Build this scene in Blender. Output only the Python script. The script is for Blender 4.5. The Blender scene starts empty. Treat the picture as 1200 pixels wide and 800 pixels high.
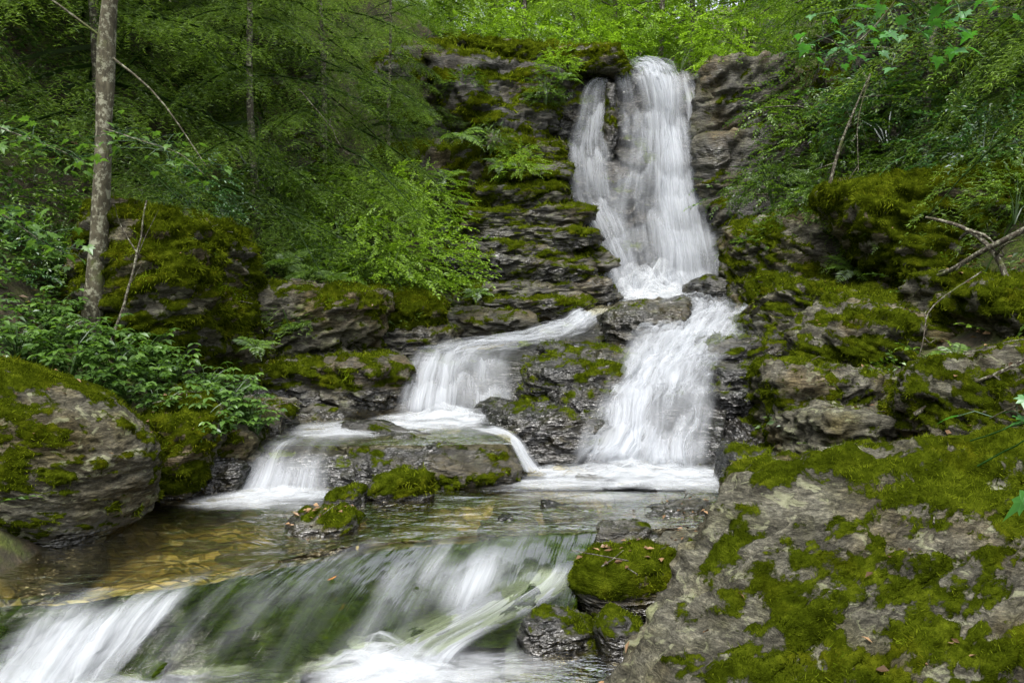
import bpy, math, random
import numpy as np
from mathutils import Vector, Matrix, Euler

sc = bpy.context.scene
col = sc.collection
R = math.radians
# ------------------------------------------------------------------ camera
FPX, CX, CY = 940.0, 600.0, 400.0          # focal length in photo pixels (1200 wide)
CAMZ = 1.6
PITCH = math.atan(70 / FPX)
cam_d = bpy.data.cameras.new("camera"); cam = bpy.data.objects.new("camera", cam_d); col.objects.link(cam)
cam.location = (0, 0, CAMZ); cam.rotation_euler = (math.pi / 2 - PITCH, 0, 0)
cam_d.sensor_width = 36; cam_d.lens = 36 * FPX / 1200
cam_d.clip_start = 0.05; cam_d.clip_end = 300
sc.camera = cam
# ------------------------------------------------------------------ sky + soft overcast sun
SUN_EL, SUN_AZ = R(64), R(195)      # azimuth measured from +Y clockwise: behind the camera, a little left
w = bpy.data.worlds.new("World"); sc.world = w; w.use_nodes = True
nt = w.node_tree; nt.nodes.clear()
sky = nt.nodes.new("ShaderNodeTexSky"); sky.sky_type = 'NISHITA'; sky.sun_disc = False
sky.sun_elevation = SUN_EL; sky.sun_rotation = SUN_AZ; sky.dust_density = 4; sky.air_density = 1.0
hs = nt.nodes.new("ShaderNodeHueSaturation"); hs.inputs['Saturation'].default_value = 0.28
bg = nt.nodes.new("ShaderNodeBackground"); bg.inputs['Strength'].default_value = 0.15
wo = nt.nodes.new("ShaderNodeOutputWorld")
nt.links.new(sky.outputs[0], hs.inputs['Color']); nt.links.new(hs.outputs[0], bg.inputs[0]); nt.links.new(bg.outputs[0], wo.inputs[0])
sl = bpy.data.lights.new("sun", 'SUN'); sl.energy = 1.5; sl.angle = R(25); sl.color = (1.0, 0.96, 0.9)
so = bpy.data.objects.new("sun", sl); col.objects.link(so)
sd = Vector((math.sin(SUN_AZ) * math.cos(SUN_EL), math.cos(SUN_AZ) * math.cos(SUN_EL), math.sin(SUN_EL)))
so.rotation_euler = sd.to_track_quat('Z', 'Y').to_euler(); so.location = (0, -5, 20)
vs = sc.view_settings
vs.view_transform = 'Standard'; vs.look = 'None'; vs.gamma = 1; vs.use_curve_mapping = False
vs.exposure = 1.45
cy = sc.cycles
cy.use_denoising = True
cy.max_bounces = 6; cy.diffuse_bounces = 3; cy.glossy_bounces = 3; cy.transmission_bounces = 3; cy.transparent_max_bounces = 14
cy.caustics_reflective = False; cy.caustics_refractive = False
cy.sample_clamp_indirect = 4

# ------------------------------------------------------------------ helpers
_cam = np.array([0, 0, CAMZ]); _fw = np.array([0, math.cos(PITCH), -math.sin(PITCH)]); _up = np.array([0, math.sin(PITCH), math.cos(PITCH)]); _rt = np.array([1.0, 0, 0])
def ray(px, py): return _fw + _rt * (px - CX) / FPX + _up * (CY - py) / FPX
def W(px, py, Y): d = ray(px, py); return _cam + d * (Y / d[1])           # the point seen there, Y metres ahead
def Wz(px, py, z): d = ray(px, py); return _cam + d * ((z - CAMZ) / d[2])  # the point seen there at height z

_rs = np.random.RandomState(7)
_perm = np.arange(256); _rs.shuffle(_perm); _perm = np.concatenate([_perm, _perm, _perm]).astype(np.int32)
_grad = _rs.randn(256, 3); _grad = (_grad / np.linalg.norm(_grad, axis=1)[:, None]).astype(np.float32)
def pn(p):
    p = np.asarray(p, np.float32); i = np.floor(p); f = p - i; i = i.astype(np.int32) & 255
    u = f * f * f * (f * (f * 6 - 15) + 10); res = 0
    for dx in (0, 1):
        wx = u[:, 0] if dx else 1 - u[:, 0]
        hx = _perm[i[:, 0] + dx]
        for dy in (0, 1):
            wy = wx * (u[:, 1] if dy else 1 - u[:, 1]); hy = _perm[hx + i[:, 1] + dy]
            for dz in (0, 1):
                g = _grad[_perm[hy + i[:, 2] + dz]]
                res = res + wy * (u[:, 2] if dz else 1 - u[:, 2]) * (g[:, 0] * (f[:, 0] - dx) + g[:, 1] * (f[:, 1] - dy) + g[:, 2] * (f[:, 2] - dz))
    return res * 1.5
def fbm(p, o=4, g=0.5):
    a, s, r = 1.0, 0, 1.0
    p = np.asarray(p, np.float32)
    for k in range(o):
        s = s + a * pn(p * r + 17.3 * k); a *= g; r *= 2.03
    return s
def sst(a, b, x): t = np.clip((x - a) / (b - a), 0, 1); return t * t * (3 - 2 * t)
def nrmz(v): return v / (np.linalg.norm(v, axis=-1, keepdims=True) + 1e-9)

def mesh(name, V, F, uv=None, attrs=None, smooth=True):
    V = np.asarray(V, np.float32); F = np.asarray(F, np.int32); k = F.shape[1]
    me = bpy.data.meshes.new(name)
    me.vertices.add(len(V)); me.vertices.foreach_set('co', V.ravel())
    me.loops.add(F.size); me.loops.foreach_set('vertex_index', F.ravel())
    me.polygons.add(len(F)); me.polygons.foreach_set('loop_start', np.arange(0, F.size, k, dtype=np.int32))
    me.polygons.foreach_set('use_smooth', np.full(len(F), smooth))
    if uv is not None:
        l = me.uv_layers.new(name='uv'); l.data.foreach_set('uv', np.asarray(uv, np.float32)[F.ravel()].ravel())
    for n, a in (attrs or {}).items():
        at = me.attributes.new(n, 'FLOAT', 'POINT'); at.data.foreach_set('value', np.asarray(a, np.float32))
    me.update(calc_edges=True)
    return me
def link(name, data, mat=None, parent=None, loc=None):
    o = bpy.data.objects.new(name, data); col.objects.link(o)
    if mat is not None and data is not None and len(data.materials) == 0: data.materials.append(mat)
    if parent is not None: o.parent = parent
    if loc is not None: o.location = loc
    return o
def tag(o, label=None, cat=None, group=None, kind=None):
    if label: o['label'] = label
    if cat: o['category'] = cat
    if group: o['group'] = group
    if kind: o['kind'] = kind
    return o
def copy_tree(o, parent=None):
    c = o.copy(); col.objects.link(c); c.parent = parent
    for ch in list(o.children): copy_tree(ch, c)
    return c
def gridF(nv, nu):
    i = np.arange(nv - 1)[:, None] * nu + np.arange(nu - 1)[None, :]
    return np.stack([i, i + 1, i + nu + 1, i + nu], -1).reshape(-1, 4)
def vnormals(V, F):
    a = V[F[:, 2]] - V[F[:, 0]]; b = V[F[:, 3 if F.shape[1] == 4 else 1]] - V[F[:, 1 if F.shape[1] == 4 else 0]]
    n = np.cross(a, b) if F.shape[1] == 4 else np.cross(b, a)
    N = np.zeros_like(V)
    for k in range(F.shape[1]):
        for c in range(3): N[:, c] += np.bincount(F[:, k], n[:, c], len(V))
    return nrmz(N)
def merge(parts):                       # list of (V, F tri, rnd)
    Vs, Fs, Rs, o = [], [], [], 0
    for V, F, r in parts:
        Vs.append(V); Fs.append(F + o); Rs.append(r); o += len(V)
    return np.concatenate(Vs), np.concatenate(Fs), np.concatenate(Rs)
def tile(proto, Ms, Ls, rs, rj=0.25):   # copy an array mesh to many places
    V, F, r = proto; n = len(Ms)
    P = np.einsum('nij,vj->nvi', Ms, V) + Ls[:, None, :]
    FF = (F[None] + (np.arange(n) * len(V))[:, None, None]).reshape(-1, 3)
    rr = np.clip(r[None] + rs.uniform(-rj, rj, (n, 1)), 0, 1)
    return P.reshape(-1, 3), FF, rr.reshape(-1)
def tube(pts, r0, r1, sides=6, closed=True):
    pts = np.asarray(pts, float); n = len(pts); t = nrmz(np.gradient(pts, axis=0))
    up = np.array([0.13, 0.21, 0.97]); rad = np.linspace(r0, r1, n)
    if abs(t[0] @ up) > .9: up = np.array([1.0, .1, 0])
    a = nrmz(np.cross(t, up)); b = np.cross(t, a); th = np.linspace(0, 2 * math.pi, sides, endpoint=False)
    V = (pts[:, None] + rad[:, None, None] * (np.cos(th)[None, :, None] * a[:, None] + np.sin(th)[None, :, None] * b[:, None])).reshape(-1, 3)
    F = []
    for i in range(n - 1):
        for j in range(sides):
            p, q = i * sides + j, i * sides + (j + 1) % sides
            F += [(p, q, q + sides), (p, q + sides, p + sides)]
    return V, np.array(F, int), np.full(len(V), .5)
def spline(pts, n):                     # Catmull-Rom through the points along axis 0
    P = np.asarray(pts, float); m = len(P); t = np.linspace(0, m - 1, n); i = np.minimum(t.astype(int), m - 2); f = t - i
    g = lambda k: P[np.clip(k, 0, m - 1)]
    sh = (n,) + (1,) * (P.ndim - 1); f = f.reshape(sh)
    a, b, c, d = g(i - 1), g(i), g(i + 1), g(i + 2)
    return .5 * (2 * b + (c - a) * f + (2 * a - 5 * b + 4 * c - d) * f ** 2 + (3 * b - a - 3 * c + d) * f ** 3)

# ------------------------------------------------------------------ materials
class MT:
    def __init__(s, name):
        s.m = bpy.data.materials.new(name); s.m.use_nodes = True; s.t = s.m.node_tree; s.t.nodes.clear()
        s.out = s.n('ShaderNodeOutputMaterial')
    def n(s, t, **kw):
        nd = s.t.nodes.new(t)
        for k, v in kw.items():
            if hasattr(nd, k): setattr(nd, k, v)
        return nd
    def set(s, sock, v):
        if isinstance(v, bpy.types.NodeSocket): s.t.links.new(v, sock)
        else:
            try: sock.default_value = v
            except Exception: sock.default_value = (*v, 1)
    def math(s, op, a, b=0.0, c=None, clamp=False):
        nd = s.n('ShaderNodeMath', operation=op, use_clamp=clamp); s.set(nd.inputs[0], a); s.set(nd.inputs[1], b)
        if c is not None: s.set(nd.inputs[2], c)
        return nd.outputs[0]
    def noise(s, vec, scale, detail=4, rough=.55, dist=0.0):
        nd = s.n('ShaderNodeTexNoise'); s.set(nd.inputs['Vector'], vec); s.set(nd.inputs['Scale'], scale); s.set(nd.inputs['Detail'], detail); s.set(nd.inputs['Roughness'], rough); s.set(nd.inputs['Distortion'], dist)
        return nd.outputs[0]
    def voro(s, vec, scale, feature='F1', out=0):
        nd = s.n('ShaderNodeTexVoronoi', feature=feature); s.set(nd.inputs['Vector'], vec); s.set(nd.inputs['Scale'], scale); return nd.outputs[out]
    def mapping(s, vec, scale=(1, 1, 1), rot=(0, 0, 0)):
        nd = s.n('ShaderNodeMapping'); s.set(nd.inputs['Vector'], vec); nd.inputs['Scale'].default_value = scale; nd.inputs['Rotation'].default_value = rot; return nd.outputs[0]
    def obj(s): return s.n('ShaderNodeTexCoord').outputs['Object']
    def uv(s): return s.n('ShaderNodeTexCoord').outputs['UV']
    def attr(s, name): return s.n('ShaderNodeAttribute', attribute_name=name).outputs['Fac']
    def ramp(s, fac, stops):
        nd = s.n('ShaderNodeValToRGB'); s.set(nd.inputs[0], fac); e = nd.color_ramp.elements
        while len(e) < len(stops): e.new(.5)
        for el, (p, c) in zip(e, stops): el.position = p; el.color = (*c, 1) if len(c) == 3 else c
        return nd.outputs[0]
    def mix(s, f, a, b, blend='MIX'):
        nd = s.n('ShaderNodeMix', data_type='RGBA', blend_type=blend); s.set(nd.inputs['Factor'], f); s.set(nd.inputs[6], a); s.set(nd.inputs[7], b); return nd.outputs[2]
    def sstep(s, x, lo, hi):
        nd = s.n('ShaderNodeMapRange', interpolation_type='SMOOTHSTEP'); s.set(nd.inputs[0], x); s.set(nd.inputs[1], lo); s.set(nd.inputs[2], hi); return nd.outputs[0]
    def bump(s, h, strength, dist):
        nd = s.n('ShaderNodeBump'); s.set(nd.inputs['Height'], h); s.set(nd.inputs['Strength'], strength); s.set(nd.inputs['Distance'], dist); return nd.outputs[0]
    def mixsh(s, f, a, b):
        nd = s.n('ShaderNodeMixShader'); s.set(nd.inputs[0], f); s.t.links.new(a, nd.inputs[1]); s.t.links.new(b, nd.inputs[2]); return nd.outputs[0]
    def sh(s, t, **kw):
        nd = s.n(t)
        for k, v in kw.items():
            s.set(nd.inputs[k.replace('_', ' ')], v)
        return nd.outputs[0]
    def done(s, sh): s.t.links.new(sh, s.out.inputs[0]); return s.m

def rock_material(name, dark, mid, light, brown, lichen_amt=.5, scale=1.0, mk=(1, 1, 1)):
    m = MT(name); v = m.obj()
    rnd = m.n('ShaderNodeObjectInfo').outputs['Random']
    st = m.mapping(v, (1.2 * scale, 1.2 * scale, 5.5 * scale), (R(14), R(-16), 0))
    n1 = m.noise(st, 2.6, 9, .7, .15)
    n2 = m.noise(v, 1.5 * scale, 4, .55)
    n3 = m.noise(st, 11, 7, .75, .15)
    c = m.ramp(n1, [(.28, dark), (.47, mid), (.68, light)])
    c = m.mix(m.sstep(n2, .42, .68), c, m.mix(1.0, c, brown, 'MULTIPLY'))
    c = m.mix(1.0, c, m.ramp(n3, [(.3, (.22, .22, .21)), (.5, (.8, .8, .8)), (.7, (1.5, 1.48, 1.4))]), 'MULTIPLY')
    c = m.mix(1.0, c, m.ramp(m.noise(st, 30, 5, .8, .1), [(.32, (.3, .3, .29)), (.52, (.9, .9, .9)), (.68, (1.5, 1.5, 1.45))]), 'MULTIPLY')
    li = m.math('MULTIPLY', m.sstep(m.noise(m.mapping(v, (1, 1, 2), (.2, .1, 0)), 7 * scale, 6, .62, .8), .56, .64), lichen_amt)
    c = m.mix(li, c, m.mix(m.noise(v, 22, 3), (.36, .36, .25), (.22, .24, .13)))
    moss = m.attr('moss'); fine = m.noise(v, 30, 6, .75)
    mf = m.sstep(m.math('ADD', moss, m.math('MULTIPLY', m.math('SUBTRACT', fine, .5), 2.2)), .34, .66)
    film = m.math('MULTIPLY', m.sstep(m.noise(v, 3.2, 5, .6), .45, .7), .45)       # thin green algae film on bare stone
    c = m.mix(film, c, m.mix(1.0, c, (.72, .80, .38), 'MULTIPLY'))
    wet = m.attr('wet')
    c = m.mix(wet, c, m.mix(1.0, c, (.24, .245, .26), 'MULTIPLY'))
    mc = m.ramp(m.noise(v, 9, 6, .7), [(.28, (.010, .015, .001)), (.5, (.044, .061, .003)), (.72, (.115, .145, .009))])
    mc = m.mix(m.sstep(m.noise(v, 2.2, 3), .5, .72), mc, m.mix(1.0, mc, (.95, .8, .6), 'MULTIPLY'))
    mc = m.mix(1.0, mc, mk, 'MULTIPLY')
    c = m.mix(mf, c, mc)
    rough = m.math('MULTIPLY_ADD', wet, -.70, .84)
    rough = m.math('MAXIMUM', rough, m.math('MULTIPLY', mf, .9))
    dry = m.math('MULTIPLY_ADD', wet, -.9, 1.0)
    h = m.math('ADD', m.math('MULTIPLY', m.noise(st, 7, 3, .5), m.math('MULTIPLY_ADD', wet, 1.6, .4)), m.math('MULTIPLY', m.math('ADD', n3, m.math('MULTIPLY', m.noise(st, 34, 5, .7), .55)), dry))
    h = m.math('ADD', h, m.math('MULTIPLY', m.math('MULTIPLY', m.noise(v, 70, 3, .7), m.math('MULTIPLY_ADD', mf, 1.0, .25)), dry))
    b = m.bump(h, .9, .04)
    spec = m.math('MULTIPLY', m.math('MULTIPLY_ADD', wet, .7, .12), m.math('SUBTRACT', 1.0, mf))
    p = m.sh('ShaderNodeBsdfPrincipled', Base_Color=c, Roughness=rough, Normal=b, Specular_IOR_Level=spec)
    return m.done(p)
M = {}
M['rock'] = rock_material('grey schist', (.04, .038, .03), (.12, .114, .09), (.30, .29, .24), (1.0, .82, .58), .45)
M['rock_pale'] = rock_material('pale lichen schist', (.04, .038, .03), (.12, .115, .088), (.28, .272, .215), (1.0, .85, .62), .75)
M['rock_algae'] = rock_material('algae covered wet schist', (.018, .02, .012), (.035, .042, .02), (.08, .085, .05), (.9, .9, .5), .0, 1.0, (.30, .38, .6))
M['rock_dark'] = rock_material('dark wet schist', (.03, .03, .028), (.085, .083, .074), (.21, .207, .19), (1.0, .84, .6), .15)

def leaf_material(name, dark, mid, light, trans=.4, gloss=.05, vary=0.0):
    m = MT(name); r = m.attr('rnd'); v = m.obj()
    rr = m.math('ADD', r, m.math('MULTIPLY', m.math('SUBTRACT', m.noise(v, 1.3, 3), .5), .9))
    c = m.ramp(rr, [(.1, dark), (.5, mid), (.92, light)])
    if vary:
        c = m.mix(m.math('MULTIPLY', m.sstep(m.noise(v, 3.4, 4, .6), .54, .68), vary), c, m.mix(1.0, c, (1.05, .84, .9), 'MULTIPLY'))
        c = m.mix(m.math('MULTIPLY', m.sstep(m.noise(v, 2.3, 3), .56, .7), vary), c, m.mix(1.0, c, (1.25, 1.6, 1.2), 'MULTIPLY'))
    d = m.sh('ShaderNodeBsdfDiffuse', Color=c)
    t = m.sh('ShaderNodeBsdfTranslucent', Color=m.mix(1.0, c, (1.25, 1.35, .6), 'MULTIPLY'))
    g = m.sh('ShaderNodeBsdfGlossy', Color=(.9, .95, 1), Roughness=.38)
    s = m.mixsh(trans, d, t)
    return m.done(m.mixsh(gloss, s, g))
M['moss'] = leaf_material('moss', (.008, .013, .001), (.055, .076, .004), (.17, .21, .013), .35, .0, .9)
M['spruce'] = leaf_material('spruce needles', (.02, .042, .007), (.092, .16, .022), (.22, .345, .05), .45, .015)
M['spruce_light'] = leaf_material('light spruce needles', (.07, .12, .01), (.15, .25, .024), (.26, .39, .05), .5, .015)
M['leaf'] = leaf_material('broad leaves', (.04, .085, .008), (.095, .175, .018), (.18, .29, .035), .45, .04)
M['leaf_bright'] = leaf_material('bright beech leaves', (.11, .19, .012), (.21, .35, .03), (.32, .48, .06), .5, .02)
M['leaf_cool'] = leaf_material('cool green leaves', (.025, .07, .015), (.06, .16, .035), (.12, .27, .07), .42, .08)
M['leaf_plant'] = leaf_material('undergrowth leaves', (.045, .095, .018), (.09, .18, .032), (.17, .29, .06), .45, .03)
M['leaf_maple'] = leaf_material('maple leaves', (.03, .11, .02), (.06, .2, .035), (.1, .3, .05), .5, .06)
M['fern'] = leaf_material('fern fronds', (.05, .10, .012), (.095, .175, .022), (.17, .28, .04), .42, .04)
M['litter'] = leaf_material('dead leaves', (.05, .03, .015), (.14, .085, .045), (.27, .17, .09), .1, .02)
M['orange_leaf'] = leaf_material('orange dead leaf', (.25, .09, .02), (.4, .17, .04), (.5, .24, .06), .2, .05)
def bark_material(name, a, b, c, scale=1):
    m = MT(name); v = m.obj()
    st = m.mapping(v, (1, 1, .35))
    n = m.noise(st, 16 * scale, 7, .7, .5); k = m.noise(v, 17 * scale, 6, .7)
    cc = m.ramp(n, [(.3, a), (.5, b), (.7, c)])
    cc = m.mix(m.sstep(k, .5, .6), cc, (.23, .23, .165)); cc = m.mix(m.sstep(m.noise(v, 3.1, 4), .55, .68), cc, (.06, .075, .012))
    return m.done(m.sh('ShaderNodeBsdfPrincipled', Base_Color=cc, Roughness=.9, Normal=m.bump(n, .8, .02)))
M['bark'] = bark_material('lichen bark', (.015, .013, .007), (.058, .051, .029), (.12, .108, .07))
M['bark_dark'] = bark_material('dark bark', (.015, .012, .008), (.04, .034, .023), (.085, .075, .055))
M['twig'] = bark_material('dead twig', (.018, .014, .009), (.045, .036, .024), (.08, .066, .045), 2)

def white_water():
    m = MT('silky white water'); uv = m.uv(); d = m.attr('dens')
    s1 = m.noise(m.mapping(uv, (15, .8, 1)), 1, 4, .6, .15)
    s2 = m.noise(m.mapping(uv, (4.5, .5, 1)), 1, 3, .55, .15)
    s3 = m.noise(m.mapping(uv, (48, .9, 1)), 1, 2, .5)
    s = m.math('ADD', m.math('MULTIPLY', s1, .5), m.math('ADD', m.math('MULTIPLY', s2, .35), m.math('MULTIPLY', s3, .15)))
    s = m.math('MULTIPLY', m.math('SUBTRACT', s, .5), 3.6)
    k = m.math('MULTIPLY', m.math('MULTIPLY', m.math('POWER', d, 1.4), m.math('SUBTRACT', 1.03, d)), 4.6)
    a = m.math('ADD', d, m.math('MULTIPLY', s, m.math('MULTIPLY_ADD', k, .95, .0)), clamp=True)
    a = m.math('MULTIPLY', a, .97)
    b = m.bump(m.math('ADD', s1, m.math('MULTIPLY', s2, 1.5)), .35, .03)
    c = (.57, .60, .64)
    sh = m.mixsh(.35, m.sh('ShaderNodeBsdfDiffuse', Color=c, Normal=b), m.sh('ShaderNodeBsdfTranslucent', Color=c))
    return m.done(m.mixsh(a, m.sh('ShaderNodeBsdfTransparent'), sh))
M['white'] = white_water()
def foam_water():
    m = MT('foam'); uv = m.uv(); d = m.attr('dens')
    s1 = m.noise(m.mapping(uv, (3.2, 9, 1)), 1, 5, .6, .7)
    s2 = m.noise(m.mapping(uv, (9, 26, 1)), 1, 4, .6, .5)
    s = m.math('ADD', m.math('MULTIPLY', s1, .6), m.math('MULTIPLY', s2, .4)); s = m.math('MULTIPLY', m.math('SUBTRACT', s, .5), 4.2)
    k = m.math('MULTIPLY', m.math('MULTIPLY', d, m.math('SUBTRACT', 1.0, d)), 4.0)
    a = m.math('ADD', d, m.math('MULTIPLY', s, m.math('MULTIPLY', k, .6)), clamp=True); a = m.math('MULTIPLY', a, .96)
    c = (.60, .63, .66)
    sh = m.mixsh(.3, m.sh('ShaderNodeBsdfDiffuse', Color=c, Normal=m.bump(s, .3, .02)), m.sh('ShaderNodeBsdfTranslucent', Color=c))
    return m.done(m.mixsh(a, m.sh('ShaderNodeBsdfTransparent'), sh))
M['foam'] = foam_water()
def clear_water(name, tint, sx, sy, strength, sparkle, dist=.05):
    m = MT(name); uv = m.uv()
    a = m.noise(m.mapping(uv, (sx, sy, 1)), 1, 4, .6, .6); b_ = m.noise(m.mapping(uv, (sx * 3.3, sy * 2.6, 1)), 1, 3, .6, .5)
    h = m.math('ADD', a, m.math('MULTIPLY', b_, .45))
    b = m.bump(h, strength, dist)
    fr = m.n('ShaderNodeFresnel'); fr.inputs['IOR'].default_value = 1.33; m.set(fr.inputs['Normal'], b)
    f = m.math('MULTIPLY', fr.outputs[0], sparkle, clamp=True)
    g = m.sh('ShaderNodeBsdfGlossy', Color=(1, 1, 1), Roughness=.09, Normal=b)
    t = m.sh('ShaderNodeBsdfTransparent', Color=tint)
    return m.done(m.mixsh(f, t, g))
M['pool'] = clear_water('pool water', (.95, .88, .62), 2.4, 7.0, .6, .62)
M['flow'] = clear_water('flowing water', (.80, .84, .66), 13, 1.1, .5, .27, .02)

def ground_material():
    m = MT('forest floor'); v = m.obj()
    bed = m.attr('bed')
    n = m.noise(v, 1.6, 8, .65); n2 = m.noise(v, 11, 6, .7)
    c = m.ramp(n2, [(.3, (.012, .01, .006)), (.5, (.035, .028, .015)), (.7, (.08, .06, .033))])
    ms = m.ramp(m.noise(v, 8, 6, .7), [(.3, (.016, .022, .003)), (.55, (.05, .065, .006)), (.75, (.1, .12, .012))])
    c = m.mix(m.sstep(n, .42, .58), c, ms)
    wv = m.mix(.12, v, m.n('ShaderNodeTexNoise').outputs[1], 'ADD'); vc = m.voro(m.mapping(wv, (1, 1.4, 1)), 8, 'F1', 1); vd = m.voro(m.mapping(wv, (1, 1.4, 1)), 8, 'DISTANCE_TO_EDGE')
    sep = m.n('ShaderNodeSeparateColor'); m.set(sep.inputs[0], vc)
    st = m.ramp(sep.outputs[0], [(.0, (.10, .08, .025)), (.45, (.22, .18, .06)), (.8, (.31, .26, .10)), (1.0, (.4, .36, .2))])
    st = m.mix(m.sstep(m.noise(v, 3.3, 6, .65), .4, .6), st, m.ramp(m.noise(v, 9, 6, .7), [(.3, (.06, .05, .015)), (.6, (.2, .165, .05)), (.75, (.3, .25, .1))]))
    st = m.mix(m.math('MULTIPLY', m.sstep(vd, .05, .0), m.noise(v, 2.5, 3)), st, (.03, .025, .01))
    c = m.mix(bed, c, st)
    h = m.math('ADD', m.math('MULTIPLY', n2, .6), m.math('MULTIPLY', m.math('MULTIPLY', m.sstep(vd, .0, .2), bed), 1.2))
    return m.done(m.sh('ShaderNodeBsdfPrincipled', Base_Color=c, Roughness=.85, Normal=m.bump(h, .9, .05)))
M['ground'] = ground_material()

# ------------------------------------------------------------------ ground
YK = [-14, 3, 4.7, 6.2, 8, 10, 12, 13.6, 15, 50]
XL = [-3.2, -2.9, -2.6, -2.4, -2.35, -1.9, -1.0, 0.6, 1.2, 1.6]
XR = [1.6, 1.0, 1.0, 1.7, 2.2, 2.9, 3.5, 3.8, 3.3, 3.2]
YB = [-14, 4.0, 4.4, 4.75, 6.0, 6.45, 7.6, 8.4, 11, 13.4, 14.9, 15.8, 50]
ZB = [-1.6, -.95, -.85, -.36, -.26, -.02, .02, .3, .75, 1.0, 1.1, 4.9, 15]
CRESTX = [-3.4, -2.33, -1.79, -1.31, -.77, -.21, .49, 1.5]; CRESTY = [3.8, 4.06, 4.2, 4.56, 4.85, 5.01, 5.15, 5.2]
def ground_z(x, y):
    xl = np.interp(y, YK, XL); xr = np.interp(y, YK, XR); zb = np.interp(y, YB, ZB)
    cr = np.interp(x, CRESTX, CRESTY); zb = np.where(y < 6, np.where(y < cr, np.maximum(-.24 - (cr - y) * 1.6, np.interp(y, [-14, 4], [-1.3, -.62])), -.24 + .0 * y), zb)
    dl = np.maximum(xl - x, 0); dr = np.maximum(x - xr, 0)
    k = 1 - .72 * sst(14, 17, y)
    rl = .62 * dl + .13 * np.minimum(dl, 7) ** 2; dr = dr * np.interp(y, [4, 6, 9], [.45, .6, 1.0]); rr = .5 * dr + .12 * np.minimum(dr, 7) ** 2
    # the bank is held by the pool level, not by the lower stream bed
    lift = np.where(y < 6.2, np.interp(y, [-14, 3, 4.5, 6.2], [.6, .5, .45, .0]), 0) * np.clip((dl + dr * .5) / .6, 0, 1)
    z = zb + k * (rl + rr) + lift
    # forest shelf on the cliff left of the falls
    shelf = 5.2 * sst(14.6, 15.4, y + 0.12 * (x + 1)) * sst(-6, -3.5, x)
    return np.where(y > 14.3, np.maximum(z, shelf + .12 * np.maximum(y - 15, 0)), z)
xs = np.concatenate([np.linspace(-32, -8, 40), np.linspace(-7.85, 7.85, 180), np.linspace(8, 32, 40)])
ys = np.concatenate([np.linspace(-14, 1.5, 24), np.linspace(1.6, 17, 190), np.linspace(17.3, 50, 50)])
gx, gy = np.meshgrid(xs, ys); gz = ground_z(gx, gy)
P = np.stack([gx, gy, gz], -1).reshape(-1, 3)
bedm = ((gx > np.interp(gy, YK, XL) - .1) & (gx < np.interp(gy, YK, XR) + .1) & (gy < 14)).astype(float).reshape(-1)
P[:, 2] += fbm(P * .7, 5) * .22 * (1 - .6 * bedm) + fbm(P * 3.5, 3) * .05
g = link('ground', mesh('ground', P, gridF(len(ys), len(xs)), attrs={'bed': bedm}), M['ground']); tag(g, kind='structure')
def gz1(x, y): return float(ground_z(np.array([x]), np.array([y]))[0])

# ------------------------------------------------------------------ rocks
_sph = {}
def qsphere(n):
    if n in _sph: return _sph[n]
    t = np.tan(np.linspace(-math.pi / 4, math.pi / 4, n)); u, v = np.meshgrid(t, t); o = np.ones_like(u); Vs, Fs = [], []
    for k, (a, b, c) in enumerate([(o, u, v), (-o, v, u), (v, o, u), (u, -o, v), (u, v, o), (v, u, -o)]):
        Vs.append(np.stack([a, b, c], -1).reshape(-1, 3)); Fs.append(gridF(n, n) + k * n * n)
    V = np.concatenate(Vs); V = nrmz(V); F = np.concatenate(Fs)
    key = np.round(V * 1e5).astype(np.int64); key = key[:, 0] * 10**12 + key[:, 1] * 10**6 + key[:, 2]
    _, idx, inv = np.unique(key, return_index=True, return_inverse=True)
    _sph[n] = (V[idx], inv[F]); return _sph[n]

def moss_fuzz(V, F, N, moss, dist, rs, cap, drape=.5, lenk=1.0):
    m = moss[F].mean(1); a = np.linalg.norm(np.cross(V[F[:, 2]] - V[F[:, 0]], V[F[:, 3]] - V[F[:, 1]]), axis=1) / 2
    wgt = a * np.clip((m - .35) * 2.2, 0, 1); A = wgt.sum()
    px = dist / 802.0
    n = int(min(cap, A / (px * 1.6) ** 2 * .42))
    if n < 40: return None
    fi = rs.choice(len(F), n, p=wgt / A); u, v = rs.rand(2, n, 1)
    q = V[F[fi]]; p = (q[:, 0] * (1 - u) + q[:, 1] * u) * (1 - v) + (q[:, 3] * (1 - u) + q[:, 2] * u) * v
    nn = N[F[fi, 0]]; L = (np.maximum(.016, 3.2 * px) * lenk * rs.uniform(.5, 1.35, n) * (.6 + .6 * m[fi]) * np.clip(1 + 1.3 * fbm(p * 3.5, 2), .45, 2.0))[:, None]
    d = nrmz(nn * .8 + rs.randn(n, 3) * .55 + np.array([0, 0, -drape]) * (1 - nn[:, 2:3]).clip(0, 1))
    s = nrmz(np.cross(d, rs.randn(n, 3))) * np.maximum(.0016, .42 * px) * rs.uniform(.7, 1.4, (n, 1))
    P = np.stack([p - s - nn * .004, p + s - nn * .004, p + d * L], 1).reshape(-1, 3)
    r = np.repeat(np.clip(.5 + fbm(p * 5, 3) * .55 + rs.uniform(-.25, .25, n), 0, 1), 3); r[2::3] = np.clip(r[2::3] + .2, 0, 1)
    return P, np.arange(3 * n).reshape(-1, 3), r

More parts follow.
